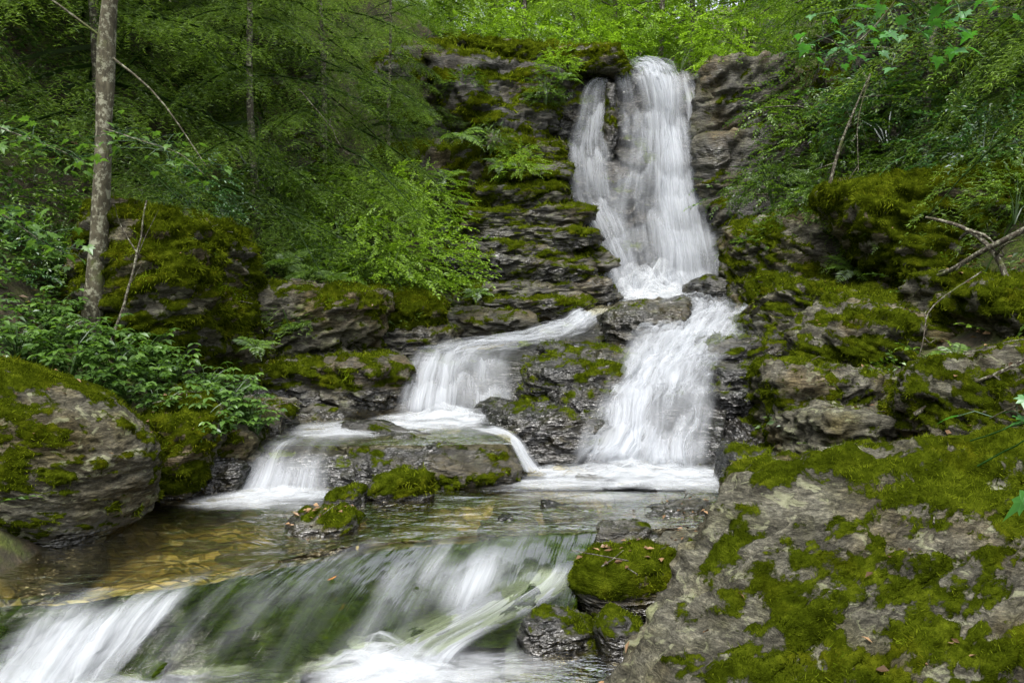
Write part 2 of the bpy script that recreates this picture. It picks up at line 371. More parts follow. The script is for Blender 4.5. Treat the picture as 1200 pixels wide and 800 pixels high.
def rock(label, c, half, dist, name='boulder', rot=(0, 0, 0), moss=.5, wet=0.0, wetz=None, seed=1, p=9, cuts=6, planes=None, rough=1.0, lump=1.0, strata=1.0, mat='rock', n=None, cat='boulder', group=None, fuzz=60000, bed=(.25, -.2, 1.0), mosslean=(0, 0, 1), lenk=1.0, mgrad=(0, 0, 0)):
    rs = np.random.RandomState(seed); half = np.array(half, float); c = np.array(c, float); p = p * 1.45
    size = half.mean(); pxs = half.max() * 2 / dist * 802
    n = n or int(np.clip(pxs * .22, 18, 66)); d, F = qsphere(n)
    E = np.array(Euler([R(a) for a in rot]).to_matrix()); d = nrmz(d + .42 * (E.T @ nrmz(_cam - c)))
    if planes is None:
        Nn = np.concatenate([np.eye(3), -np.eye(3)]); h = rs.uniform(.86, 1.0, 6)
        cn = nrmz(rs.randn(cuts, 3)); ch = rs.uniform(.92, 1.22, cuts)
        Nn = np.concatenate([nrmz(Nn + rs.randn(6, 3) * .13), cn]); h = np.concatenate([h, ch])
        r = (np.maximum(d @ Nn.T / h, 0) ** p).sum(1) ** (-1 / p)
        V = d * r[:, None] * half
    else:                                                  # planes given in world space: (normal, point)
        Nn = np.array([q[0] for q in planes]); h = np.array([q[0] @ (np.array(q[1]) - c) for q in planes])
        r = (np.maximum(d @ Nn.T / h, 0) ** p).sum(1) ** (-1 / p); V = d * r[:, None]
    V = V @ E.T
    so_ = rs.uniform(-50, 50, 3)
    N = vnormals(V, F)
    V = V + N * (fbm(V / size * .9 + so_, 3) * .10 * size * lump)[:, None]
    if bed == (.25, -.2, 1.0): bed = (rs.uniform(-.45, .45), rs.uniform(-.4, .2), 1.0)
    b = nrmz(np.array(bed)); bc = V @ b
    t = bc / size * 2.6 + fbm(V / size * 1.1 + so_, 3) * 1.3
    fr = t - np.floor(t); step = sst(0, .13, fr) - fr                                     # bedding steps
    N = vnormals(V, F); side = (1 - np.abs(N @ b)).clip(0, 1)
    V = V + N * (step * .13 * size * strata * side)[:, None]
    lay = V + b * (bc * 3.0)[:, None]
    V = V + N * ((.5 - np.abs(fbm(lay * 2.2 / size ** .5 + so_, 4, .55))) * .045 * size ** .7 * rough)[:, None]
    q_ = fbm(lay * 3.1 / size ** .5 + so_ + 9, 3) * 3; q_ = np.floor(q_) + sst(.78, 1, q_ - np.floor(q_))          # flaked-off plates
    V = V + N * (q_ * .024 * size ** .6 * rough)[:, None]
    V = V + N * (fbm(lay * 8 + so_, 3) * .016 * rough)[:, None]
    N = vnormals(V, F)
    WV = V + c
    up = N @ nrmz(np.array(mosslean, float))
    ms = moss * 1.7 - 1.0 + up * .42 + fbm((WV + b * (WV @ b)[:, None] * 1.3) * 1.75 + so_, 4, .66) * .85 + fbm((WV + b * (WV @ b)[:, None]) * 6, 3, .65) * .55 + (WV - c) @ np.array(mgrad, float)
    wv = np.full(len(V), float(wet))
    if wetz is not None: wv = np.maximum(wv, sst(wetz + .16, wetz - .02, WV[:, 2] + fbm(WV * 4, 2) * .08))
    wv = np.clip(wv + (fbm(WV * 2.5, 3) * .5 if wet > 0 else 0), 0, 1) if wet < .95 else wv
    if wetz is not None: ms = ms - 1.1 * sst(wetz + .07, wetz - .01, WV[:, 2])
    ms = sst(-.3, .5, ms)
    V = V + N * (ms * (.011 + .014 * fbm(WV * 11, 3)))[:, None]
    if wet < .5 and dist > 2: UPP.append(WV[(N[:, 2] > .62)][rs.permutation((N[:, 2] > .62).sum())[:60]])
    o = link(name, mesh(name, V, F, attrs={'moss': ms, 'wet': wv * (1 - ms)}), M[mat], loc=c)
    tag(o, label, cat, group)
    if moss > .05 and fuzz:
        fz = moss_fuzz(V, F, N, ms, dist, rs, fuzz, lenk=lenk)
        if fz: link('moss', mesh('moss', fz[0], fz[1], attrs={'rnd': fz[2]}, smooth=False), M['moss'], o)['kind'] = 'stuff'
    return o
UPP = []
def rpx(label, x0, y0, x1, y1, D, thick, down=0.0, **kw):
    yc = D + thick * .45; a = W(x0, y0, yc); b = W(x1, y1, yc)
    c = (a + b) / 2; c[2] -= down / 2; half = np.array([(b[0] - a[0]) / 2, thick / 2, (a[2] - b[2]) / 2 + down / 2]) * 1.03
    return rock(label, c, half, max(D, 1.5), **kw)
def plane3(a, b, c, inside):
    n = np.cross(b - a, c - a); n = n / np.linalg.norm(n)
    if n @ (inside - a) > 0: n = -n
    return (n, a)

# two foreground boulders
c0 = np.array([1.72, 3.2, .0])
A3, B3, S1, S2 = W(712, 806, 3.0), W(862, 546, 3.85), W(1060, 530, 3.75), W(890, 806, 2.6)
rock('large foreground boulder of grey lichened stone with thick moss, lower right corner', c0, (1.2, 1.0, .85), 2.9, planes=[
    plane3(A3, B3, B3 + np.array([.5, 1.0, .0]), c0), plane3(A3, B3, S2, c0), plane3(S1, S2, W(1200, 640, 3.2), c0),
    plane3(B3, S1, S1 + np.array([.05, .6, -.12]), c0),
    (np.array([0, 1.0, .25]) / 1.03, np.array([1.8, 4.6, 0])), (np.array([1.0, 0, .15]) / 1.011, np.array([3.3, 3, 0])),
    (np.array([0, 0, -1.0]), np.array([1.8, 3, -1.0])), (np.array([0, -1.0, 0]), np.array([1.8, 2.0, 0]))],
    moss=.56, seed=11, p=13, n=112, fuzz=90000, mat='rock_pale', rough=.8, lump=.22, strata=.3, bed=(-.45, .15, 1), mosslean=(.55, -.3, .8), lenk=1.15, mgrad=(.5, 0, 0))
rock('large sloping grey boulder with moss patches at the left edge of the pool', (-3.14, 5.05, .50), (.98, .72, .60), 4.6, rot=(4, 30, -8), mgrad=(-.25, -.25, .1), moss=.6, wetz=.02, seed=23, p=2.0, cuts=4, n=84, lump=.5, fuzz=60000, mat='rock_pale', rough=.42, strata=.12, bed=(.45, -.1, 1), lenk=1.1)

RK = [
 # label, x0,y0,x1,y1, D, thick, down, kwargs
 ('bright green mossy boulder beside the left pool edge, next to the grey boulder', 150, 462, 252, 584, 5.7, .85, .15, dict(moss=.95, wetz=.03, seed=31, p=4, rot=(0, 22, 0))),
 ('round moss-topped stone standing alone in the middle pool', 334, 597, 418, 642, 5.0, .38, .15, dict(moss=.78, wetz=.03, seed=32, p=4, name='stone', cat='stone', cuts=4)),
 ('small wet stone with moss cap just behind the round pool stone', 376, 572, 432, 592, 5.6, .3, .15, dict(moss=.6, wet=.6, wetz=.03, seed=33, p=4, name='stone', cat='stone', mat='rock_dark')),
 ('low wet stone with bright moss below the mossy water ledge', 428, 551, 506, 582, 5.75, .4, .2, dict(moss=.8, wet=.7, wetz=.02, seed=34, p=4, name='stone', cat='stone', mat='rock_dark')),
 ('small low mossy stone in the pool left of the olive brown stone', 640, 592, 700, 612, 5.5, .3, .12, dict(moss=.5, wet=.7, wetz=.01, seed=121, p=3, mat='rock_dark', name='stone', cat='stone')),
 ('flat wet stone breaking the surface behind the front crest', 560, 604, 632, 622, 5.25, .3, .1, dict(moss=.2, wet=1, wetz=.01, seed=122, p=3, mat='rock_dark', name='stone', cat='stone')),
 ('olive brown flat stone at the right side of the middle pool', 724, 585, 850, 627, 5.35, .55, .2, dict(moss=.66, wetz=.02, seed=35, p=2.6, rough=.5, name='stone', cat='stone')),
 ('dark green moss-covered boulder beside the front cascade', 668, 646, 800, 716, 4.3, .5, .15, dict(moss=.9, wetz=-.2, seed=36, p=2.0, cuts=3, rough=.4, lump=.5, strata=.3)),
 ('dark wet rock under the thin water veil in the front cascade', 606, 706, 700, 770, 4.05, .4, .2, dict(moss=.45, wet=1, seed=37, p=2.4, mat='rock_dark', name='stone', cat='stone')),
 ('dark wet stone below the moss-covered boulder', 692, 716, 774, 768, 4.0, .4, .2, dict(moss=.4, wet=1, seed=38, p=2, rough=.5, strata=.4, mat='rock_dark', name='stone', cat='stone')),
 ('flat wet rock at the left edge under the large sloping boulder', -60, 652, 95, 700, 4.35, .6, .15, dict(moss=.2, wet=1, seed=39, p=5, mat='rock', name='rock_slab', cat='rock')),
 ('small reddish brown wet stone in the flow above the front cascade', 690, 612, 772, 636, 5.0, .3, .15, dict(moss=0, wet=.9, seed=40, p=4, name='stone', cat='stone')),
 ('pale half-sunken stone between the olive stone and foreground boulder', 772, 624, 862, 672, 4.75, .5, .25, dict(moss=.1, wet=.2, seed=41, p=4, mat='rock_pale', name='stone', cat='stone')),
 ('broad wet ledge with a bright moss face in front of the left cascade', 392, 524, 612, 574, 6.15, .9, .05, dict(moss=.42, wet=.9, seed=42, p=5, mat='rock_dark', name='rock_ledge', cat='rock', rot=(0, 4, 0), mosslean=(.7, -.5, .3))),
 ('dark glossy dome-shaped rock between the two cascades', 556, 472, 715, 552, 6.85, 1.1, .1, dict(moss=.16, wet=1, seed=43, p=4, mat='rock_dark', rot=(0, 6, 0))),
 ('dark layered wet rock directly above the dome-shaped rock', 640, 446, 732, 494, 7.5, 1.0, .2, dict(moss=.12, wet=1, seed=44, p=5, mat='rock_dark', name='rock_ledge', cat='rock', rot=(0, -8, 0))),
 ('dark mossy block to the right of the left cascade curtain', 600, 420, 738, 482, 7.9, 1.5, .2, dict(moss=.42, wet=.9, seed=45, p=8, mat='rock_dark', name='rock_ledge', cat='rock', rot=(0, 3, 0))),
 ('low mossy slab lying on the block beside the left cascade', 640, 408, 742, 430, 8.6, 1.3, .1, dict(moss=.4, wet=.85, seed=46, p=8, mat='rock_dark', name='rock_slab', cat='rock', rot=(0, 3, 0))),
 ('wide wet grey slab dividing the stream below the upper falls', 706, 358, 806, 402, 10.0, 1.5, .2, dict(moss=.1, wet=.85, seed=47, p=5, name='rock_slab', cat='rock', rot=(0, -5, 0))),
 ('small dark rock on the lip under the upper falls', 776, 350, 808, 364, 11.3, .4, .1, dict(moss=.1, wet=.8, seed=48, p=4, name='stone', cat='stone', mat='rock_dark')),
 ('big square dark mossy block left of the left cascade curtain', 286, 414, 480, 486, 8.0, 1.6, .2, dict(moss=.55, wet=.5, wetz=.5, seed=49, p=9, name='rock_ledge', cat='rock', mosslean=(-.2, -.3, .8))),
 ('grey rounded rock with moss cap above the square mossy block', 280, 332, 454, 420, 8.5, 1.8, .1, dict(moss=.5, seed=50, p=7, rot=(0, 7, 0))),
 ('moss-covered mound at the foot of the leafy bushes', 388, 330, 518, 394, 9.6, 1.5, .3, dict(moss=.95, seed=51, p=4, rot=(0, 14, 0))),
 ('flat wet grey slab between square block and left chute', 425, 380, 530, 412, 9.4, 1.8, .1, dict(moss=.2, wet=.7, seed=52, p=8, name='rock_slab', cat='rock')),
 ('pale wet slab at the foot of the layered ledges', 470, 362, 625, 392, 10.8, 2.0, .1, dict(moss=.22, wet=.6, seed=53, p=8, name='rock_slab', cat='rock')),
 ('lowest layer from the bottom of the stacked ledges left of the upper falls', 532, 344, 704, 368, 12.10, 2.0, .08, dict(moss=0.45, wet=0.70, seed=501, p=9, lump=.6, name='rock_ledge', cat='rock', group='stacked ledges', rot=(0, 2, 0))),
 ('second layer from the bottom of the stacked ledges left of the upper falls', 524, 325, 716, 350, 12.30, 2.0, .08, dict(moss=0.40, wet=0.75, seed=502, p=9, lump=.6, name='rock_ledge', cat='rock', group='stacked ledges', rot=(0, -1, 4))),
 ('third layer from the bottom of the stacked ledges left of the upper falls', 534, 304, 708, 331, 12.50, 2.0, .08, dict(moss=0.45, wet=0.85, seed=503, p=9, lump=.6, name='rock_ledge', cat='rock', group='stacked ledges', rot=(0, 3, -4))),
 ('fourth layer from the bottom of the stacked ledges left of the upper falls', 522, 288, 700, 310, 12.75, 2.0, .08, dict(moss=0.55, wet=0.60, seed=504, p=9, lump=.6, name='rock_ledge', cat='rock', group='stacked ledges', rot=(0, 1, 3))),
 ('fifth layer from the bottom of the stacked ledges left of the upper falls', 545, 268, 696, 294, 12.90, 2.0, .08, dict(moss=0.48, wet=0.80, seed=505, p=9, lump=.6, name='rock_ledge', cat='rock', group='stacked ledges', rot=(0, 2, -3))),
 ('sixth layer from the bottom of the stacked ledges left of the upper falls', 530, 250, 682, 274, 13.10, 2.0, .08, dict(moss=0.62, wet=0.60, seed=506, p=9, lump=.6, name='rock_ledge', cat='rock', group='stacked ledges', rot=(0, 0, 5))),
 ('seventh layer from the bottom of the stacked ledges left of the upper falls', 550, 228, 674, 255, 13.30, 2.0, .08, dict(moss=0.66, wet=0.50, seed=507, p=9, lump=.6, name='rock_ledge', cat='rock', group='stacked ledges', rot=(0, 3, -2))),
 ('eighth layer from the bottom of the stacked ledges left of the upper falls', 545, 208, 664, 234, 13.50, 2.0, .08, dict(moss=0.74, wet=0.40, seed=508, p=9, lump=.6, name='rock_ledge', cat='rock', group='stacked ledges', rot=(0, 2, 3))),
 ('ninth layer from the bottom of the stacked ledges left of the upper falls', 566, 190, 660, 214, 13.65, 2.0, .08, dict(moss=0.72, wet=0.40, seed=509, p=9, lump=.6, name='rock_ledge', cat='rock', group='stacked ledges', rot=(0, -1, -3))),
 ('topmost layer from the bottom of the stacked ledges left of the upper falls', 572, 168, 660, 196, 13.85, 2.0, .08, dict(moss=0.74, wet=0.30, seed=510, p=9, lump=.6, name='rock_ledge', cat='rock', group='stacked ledges', rot=(0, 2, 2))),
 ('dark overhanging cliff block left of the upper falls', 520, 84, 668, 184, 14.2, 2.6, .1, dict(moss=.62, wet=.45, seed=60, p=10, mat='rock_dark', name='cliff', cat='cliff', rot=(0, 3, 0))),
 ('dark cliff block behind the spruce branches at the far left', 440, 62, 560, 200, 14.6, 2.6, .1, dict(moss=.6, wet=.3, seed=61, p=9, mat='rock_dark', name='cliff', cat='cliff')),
 ('mossy cap rock on the cliff edge left of the fall lip', 545, 62, 740, 104, 14.6, 2.4, .0, dict(moss=.8, seed=62, p=7, name='cliff', cat='cliff', rot=(0, 5, 0))),
 ('mossy cliff foot among ferns left of the stacked ledges', 450, 178, 580, 330, 13.4, 2.4, .2, dict(moss=.65, seed=63, p=7, mat='rock_dark', name='cliff', cat='cliff')),
 ('narrow dark mossy rib of rock standing between the two veils of the upper falls', 710, 92, 721, 190, 14.35, .3, .0, dict(moss=.45, wet=.8, seed=101, p=5, mat='rock_dark', name='rock_ledge', cat='rock')),
 ('grey brown cliff block at top right of the upper falls', 815, 80, 932, 205, 14.15, 2.4, .0, dict(moss=.3, wet=.45, seed=164, p=14, lump=.5, name='cliff', cat='cliff', rot=(0, 4, -12), bed=(-.6, 0, 1))),
 ('cracked grey cliff block halfway up right of the falls', 822, 165, 950, 268, 13.85, 2.4, .0, dict(moss=.26, wet=.5, seed=165, p=14, lump=.5, name='cliff', cat='cliff', rot=(0, -6, -12), bed=(-.6, 0, 1))),
 ('wet dark cliff foot at lower right of the upper falls', 818, 226, 925, 320, 13.6, 2.4, .2, dict(moss=.32, wet=.6, seed=166, p=13, lump=.5, mat='rock_dark', name='cliff', cat='cliff', rot=(0, -8, -12), bed=(-.6, 0, 1))),
 ('brown cliff shoulder half hidden by leaves right of the falls', 890, 96, 985, 262, 14.2, 2.4, .3, dict(moss=.4, seed=67, p=8, name='cliff', cat='cliff', rot=(0, 8, 0))),
 ('large mossy boulder with grey face right of the falls foot', 862, 240, 1062, 344, 10.4, 2.0, .1, dict(moss=.62, seed=68, p=6, rot=(0, -13, 0), mosslean=(-.3, .2, .9))),
 ('flat wet dark slab at the right foot of the upper falls', 815, 324, 948, 364, 11.6, 1.8, .1, dict(moss=.25, wet=.8, seed=69, p=7, mat='rock_dark', name='rock_slab', cat='rock')),
 ('tall thickly mossed boulder under the dead branches, right', 1034, 196, 1240, 350, 8.2, 2.0, .3, dict(moss=.92, seed=70, p=6, rot=(0, -12, 0))),
 ('long mossy slab behind the grey boulders of the right bank', 880, 326, 1130, 392, 8.9, 1.6, .2, dict(moss=.66, seed=71, p=8, name='rock_slab', cat='rock')),
 ('big angular mossy boulder in the middle of the right bank', 932, 350, 1112, 476, 7.5, 1.6, .1, dict(moss=.6, seed=72, p=10, rot=(0, 5, -12), mosslean=(.2, -.5, .7))),
 ('angular boulder with mossy front edge above the pale slab', 888, 428, 1096, 552, 6.8, 1.3, .1, dict(moss=.55, seed=73, p=11, rot=(0, 5, 12), mosslean=(-.5, -.3, .7))),
 ('pale bare slab leaning in front of the right bank boulders', 922, 474, 1112, 560, 6.0, 1.0, .2, dict(moss=.15, seed=74, p=10, rot=(0, 8, 10), mat='rock_pale', name='rock_slab', cat='rock')),
 ('mossy boulder at the right edge behind the thin green stems', 1108, 402, 1340, 556, 4.9, 1.5, .4, dict(moss=.6, seed=75, p=6, rot=(0, -16, 0))),
 ('dark mossy boulder at the right edge above the dead sticks', 1148, 312, 1330, 440, 6.4, 1.5, .2, dict(moss=.72, seed=76, p=6, rot=(0, -20, 0))),
 ('top step of the wet ledge stack beside the right cascade', 812, 396, 915, 432, 8.7, 1.4, .1, dict(moss=.42, wet=.8, seed=77, p=9, mat='rock_dark', name='rock_ledge', cat='rock', group='wet ledge stack')),
 ('second step of the wet ledge stack beside the right cascade', 822, 424, 905, 460, 8.2, 1.4, .1, dict(moss=.4, wet=.9, seed=78, p=9, mat='rock_dark', name='rock_ledge', cat='rock', group='wet ledge stack')),
 ('middle step of the wet ledge stack beside the right cascade', 824, 452, 900, 492, 7.8, 1.4, .1, dict(moss=.2, wet=1, seed=79, p=9, mat='rock_dark', name='rock_ledge', cat='rock', group='wet ledge stack')),
 ('fourth step down of the wet ledge stack by the right cascade', 815, 484, 896, 518, 7.4, 1.4, .1, dict(moss=.1, wet=1, seed=80, p=9, mat='rock_dark', name='rock_ledge', cat='rock', group='wet ledge stack')),
 ('lowest step of the wet ledge stack at the cascade foot', 812, 508, 894, 556, 7.1, 1.4, .1, dict(moss=.1, wet=1, seed=81, p=9, mat='rock_dark', name='rock_ledge', cat='rock', group='wet ledge stack')),
 ('dark wet slab between right cascade and angular mossy boulder', 872, 372, 975, 420, 9.0, 1.5, .2, dict(moss=.4, wet=.6, seed=82, p=9, mat='rock_dark', name='rock_slab', cat='rock')),
 ('huge moss-draped boulder behind the lichened tree trunk', 104, 248, 284, 444, 7.1, 1.9, .2, dict(moss=.8, seed=83, p=6, rot=(0, 4, 0), lenk=1.3)),
 ('small dark stone at the bank end of the left plants', 258, 470, 342, 508, 6.8, .6, .2, dict(moss=.45, wetz=.36, seed=84, p=5, name='stone', cat='stone')),
 ('grey stone under the low plants left of the small fall', 226, 494, 302, 548, 6.2, .7, .2, dict(moss=.45, seed=85, p=6, name='stone', cat='stone')),
 ('dark wet stone at the left foot of the small fall', 238, 534, 290, 578, 6.0, .4, .2, dict(moss=.1, wet=1, wetz=.1, seed=86, p=5, mat='rock_dark', name='stone', cat='stone')),
 ('low mossy stone in the shallow water before the square block', 328, 478, 412, 502, 7.4, .6, .2, dict(moss=.6, wet=.5, wetz=.34, seed=87, p=4, name='stone', cat='stone')),
 ('small dark rock in the foam at the right cascade foot', 780, 536, 832, 558, 6.75, .4, .1, dict(moss=0, wet=1, seed=88, p=4, mat='rock_dark', name='stone', cat='stone')),
 ('mossy stone wedged under the fallen log on the right bank', 1085, 318, 1205, 380, 7.5, 1.0, .3, dict(moss=.7, seed=111, p=7)),
 ('dark wet stone between the ledge stack and the foreground boulder', 845, 532, 940, 592, 5.9, .7, .3, dict(moss=.25, wet=.8, seed=112, p=6, mat='rock_dark', name='stone', cat='stone')),
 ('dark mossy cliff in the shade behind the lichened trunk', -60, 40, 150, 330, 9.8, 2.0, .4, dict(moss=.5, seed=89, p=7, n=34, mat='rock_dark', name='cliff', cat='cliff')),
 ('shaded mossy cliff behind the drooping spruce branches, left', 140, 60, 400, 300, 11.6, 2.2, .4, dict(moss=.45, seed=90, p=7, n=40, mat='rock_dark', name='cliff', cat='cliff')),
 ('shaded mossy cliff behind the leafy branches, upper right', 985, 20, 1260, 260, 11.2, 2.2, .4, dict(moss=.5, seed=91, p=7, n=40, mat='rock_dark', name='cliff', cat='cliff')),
]
for r in RK: rpx(r[0], *r[1:8], **r[8])
# stones on the stream bed, seen through the water
rs = np.random.RandomState(5)
sp = [rock('rounded olive stone lying on the stream bed under clear water', (0, 0, 0), (.12, .1, .06), 5, name='stone', cat='stone', group='stones on the stream bed', moss=0, seed=300 + k, p=3.5, n=12, fuzz=0, wet=.3) for k in range(4)]
for k in range(64):
    o = sp[k] if k < 4 else copy_tree(sp[k % 4])
    y = rs.uniform(4.9, 6.6); x = rs.uniform(-2.3, 1.3 + (y - 5) * .3); s = rs.uniform(.5, 1.7)
    o.location = (x, y, gz1(x, y) + .01); o.scale = (s, s * rs.uniform(.8, 1.3), s * .8); o.rotation_euler = (0, 0, rs.uniform(0, 6))

# ------------------------------------------------------------------ water
def surf(rows, nu, nv):
    P = spline(rows, nv); P = np.swapaxes(spline(np.swapaxes(P, 0, 1), nu), 0, 1)
    return P
def gnorm(P):
    n = np.cross(np.gradient(P, axis=1), np.gradient(P, axis=0)); n = nrmz(n)
    return np.where((n[..., 2:3] < -0.05), -n, n)
def metres(P):
    u = np.concatenate([[0], np.cumsum(np.linalg.norm(np.diff(P, axis=1), axis=2).mean(0))])
    v = np.concatenate([[0], np.cumsum(np.linalg.norm(np.diff(P, axis=0), axis=2).mean(1))])
    return np.broadcast_to(u[None], P.shape[:2]), np.broadcast_to(v[:, None], P.shape[:2])
def rows_lr(L, ncol=4): return np.array([[W(x0 + (x1 - x0) * t, y, D) for t in np.linspace(0, 1, ncol)] for (x0, x1, y, D) in L])
def ledges(u, v, n, sd_):
    t = v * n + .5 * fbm(np.stack([u * 4, v * 1.5, 0 * u + sd_], -1).reshape(-1, 3), 2).reshape(u.shape); return 1 - (t - np.floor(t))
def white_layers(Pb, offs, dens, seed, amp=.02, edge=.12, endf=(.03, .05), fu=14, fv=.7, led=0):
    """layers of falling water over one bed surface: (V, F, uv, dens)"""
    Vs, Fs, Us, Ds, o = [], [], [], [], 0
    nv, nu = Pb.shape[:2]; N = gnorm(Pb); u, v = metres(Pb)
    tu = np.linspace(0, 1, nu)[None] + 0 * u; tv = np.linspace(0, 1, nv)[:, None] + 0 * u
    lg = ledges(tu, tv, led, seed) if led else None
    for k, (off, dk) in enumerate(offs):
        q = np.stack([u * fu, v * fv, 0 * u + seed * 3.1 + k * 9], -1).reshape(-1, 3)
        rg = fbm(q, 3).reshape(nv, nu)
        P = Pb + N * (off + rg * amp * (1 + off * 6) + (.03 * np.sin(lg * 3.1416) if led else 0))[..., None]
        D = dens(tu, tv) if callable(dens) else dens
        D = D + .28 * fbm(np.stack([u * 3.2, v * 1.1, 0 * u + seed * 5 + k * 3], -1).reshape(-1, 3), 3).reshape(nv, nu)
        if led: D = D + .22 * (lg - .55)
        ew = edge * (1 + .9 * pn(np.stack([v.ravel() * 2.5, 0 * v.ravel() + seed + k, 0 * v.ravel()], -1)).reshape(nv, nu))
        D = D * dk * sst(0, 1, tu / ew) * sst(0, 1, (1 - tu) / ew) * sst(0, 1, tv / endf[0]) * sst(0, 1, (1 - tv) / endf[1])
        Vs.append(P.reshape(-1, 3)); Fs.append(gridF(nv, nu) + o); Us.append(np.stack([u + 13.7 * k + seed, v + 5.1 * k], -1).reshape(-1, 2)); Ds.append(np.clip(D, 0, 1).ravel() + 0 * u.ravel()); o += nv * nu
    return np.concatenate(Vs), np.concatenate(Fs), np.concatenate(Us), np.concatenate(Ds)
def water_obj(name, parts, mat, label):
    Vs, Fs, Us, Ds, o = [], [], [], [], 0
    for V, F, U, D in parts:
        Vs.append(V); Fs.append(F + o); Us.append(U); Ds.append(D); o += len(V)
    ob = link(name, mesh(name, np.concatenate(Vs), np.concatenate(Fs), np.concatenate(Us), {'dens': np.concatenate(Ds)}), M[mat])
    tag(ob, label, kind='structure'); return ob
def bed_rock(label, Pb, depth, moss, wet, seed, mat='rock_dark', skirt=.6, name='rock_ledge', rough=1.0, poke=0.0):
    """the stone a cascade runs over: the flow surface pushed down, roughened and closed at its rim"""
    nv, nu = Pb.shape[:2]; N = gnorm(Pb)
    q = Pb.reshape(-1, 3)
    dn = depth + .5 * depth * fbm(q * 3 + seed, 4).reshape(nv, nu) + .035 * rough * fbm(q * np.array([2, 2, 9]) + seed, 4).reshape(nv, nu)
    if poke: tv_ = np.linspace(0, 1, nv)[:, None]; dn = dn - poke * np.clip(fbm(q * 3.2 + 31, 4, .6).reshape(nv, nu) - .12, 0, 1) * sst(.12, .3, tv_)
    P = Pb - N * dn[..., None]
    rim = np.concatenate([P[0, :], P[1:, -1], P[-1, -2::-1], P[-2:0:-1, 0]])
    ri = np.concatenate([np.arange(nu), np.arange(1, nv) * nu + nu - 1, (nv - 1) * nu + np.arange(nu - 2, -1, -1), np.arange(nv - 2, 0, -1) * nu])
    low = rim + np.array([0, .15, -skirt]); V = np.concatenate([P.reshape(-1, 3), low]); k = len(ri); b = nv * nu
    sk = np.array([(ri[i], b + i, b + (i + 1) % k, ri[(i + 1) % k]) for i in range(k)])
    F = np.concatenate([gridF(nv, nu), sk]); Nn = vnormals(V, F)
    if Nn[:b, 2].mean() < 0: Nn = -Nn
    ms = sst(-.1, .45, moss * 1.5 - .7 + Nn[:, 2] * .3 + fbm(V * 2 + seed, 4, .6) * .8)
    if wet < .5 and dist > 2: UPP.append(WV[(N[:, 2] > .62)][rs.permutation((N[:, 2] > .62).sum())[:60]])
    o = link(name, mesh(name, V, F, attrs={'moss': ms, 'wet': np.full(len(V), wet)}), M[mat]); tag(o, label, 'rock'); return o

# upper falls: one cliff face with small ledges, the veils follow it
ZF = [1.0, 1.35, 1.9, 2.5, 3.0, 3.6, 4.2, 4.8, 5.25, 5.5, 5.62]
YF = [13.55, 13.75, 13.85, 14.0, 14.2, 14.3, 14.55, 14.65, 14.8, 15.05, 15.9]
def face_y(x, z, det=1.0):
    q = np.stack([x, 0 * x, z], -1).reshape(-1, 3)
    t = z * 2.1 + 1.5 * fbm(q * np.array([1.1, 1, .8]), 3).reshape(x.shape); fr = t - np.floor(t)
    y = np.interp(z, ZF, YF) + (sst(.0, .22, fr) - fr) * -.16 * det
    y = y + fbm(q * np.array([2.2, 1, 3.2]), 4).reshape(x.shape) * .08 * det + fbm(q * np.array([.9, 1, .4]) + 5, 2).reshape(x.shape) * .1
    return y
def face_grid(L, nu, nv, det=.03):           # rows (x_left, x_right, y) in photo pixels at about 14.2 m, laid onto the face
    Ls = spline(np.array([(W(a, y, 14.4)[0], W(b, y, 14.4)[0], W(600, y, 14.4)[2]) for a, b, y in L]), nv)
    x = Ls[:, 0:1] + (Ls[:, 1:2] - Ls[:, 0:1]) * np.linspace(0, 1, nu)[None]; z = Ls[:, 2:3] + 0 * x
    return np.stack([x, face_y(x, z, det), z], -1)
fg = face_grid([(610, 905, 72), (610, 905, 80), (610, 905, 170), (610, 905, 260), (610, 905, 372)], 150, 150, .55)
fo = bed_rock('dark wet stepped rock face behind the veils of the upper falls', fg, .05, .3, .85, 3, name='cliff', skirt=.5); fo['category'] = 'cliff'
L_main = [(738, 766, 77), (724, 800, 84), (722, 812, 100), (726, 816, 150), (716, 823, 200), (704, 830, 250), (706, 836, 300), (704, 842, 335), (700, 852, 358)]
L_left = [(696, 718, 90), (682, 716, 104), (670, 716, 140), (660, 718, 185), (662, 724, 235), (684, 732, 275), (700, 742, 320), (706, 752, 352)]
def d_main(u, v): return np.clip(.2 + .76 * np.exp(-((u - .64 - .02 * v) / .2) ** 2) - .22 * (v < .55) * np.exp(-((u - .9) / .12) ** 2) + .22 * sst(.62, 1, v), 0, 1)
def d_left(u, v): return .4 + .12 * sst(.75, 1, v)
um = face_grid(L_main, 110, 130); ul = face_grid(L_left, 60, 110)
parts = [white_layers(um, [(.15, .85), (.2, .55), (.28, .35)], d_main, 1, .03, .22, led=6), white_layers(ul, [(.14, .85), (.18, .5)], d_left, 2, .02, .25, led=5)]
um2 = face_grid([(800, 812, 84), (800, 822, 110), (806, 820, 160), (808, 826, 215), (812, 834, 265), (815, 842, 330)], 30, 100)
parts.append(white_layers(um2, [(.15, .55)], lambda u, v: .6 + 0 * u, 4, .02, .3))
water_obj('waterfall', parts, 'white', 'tall white veil of the upper waterfall')

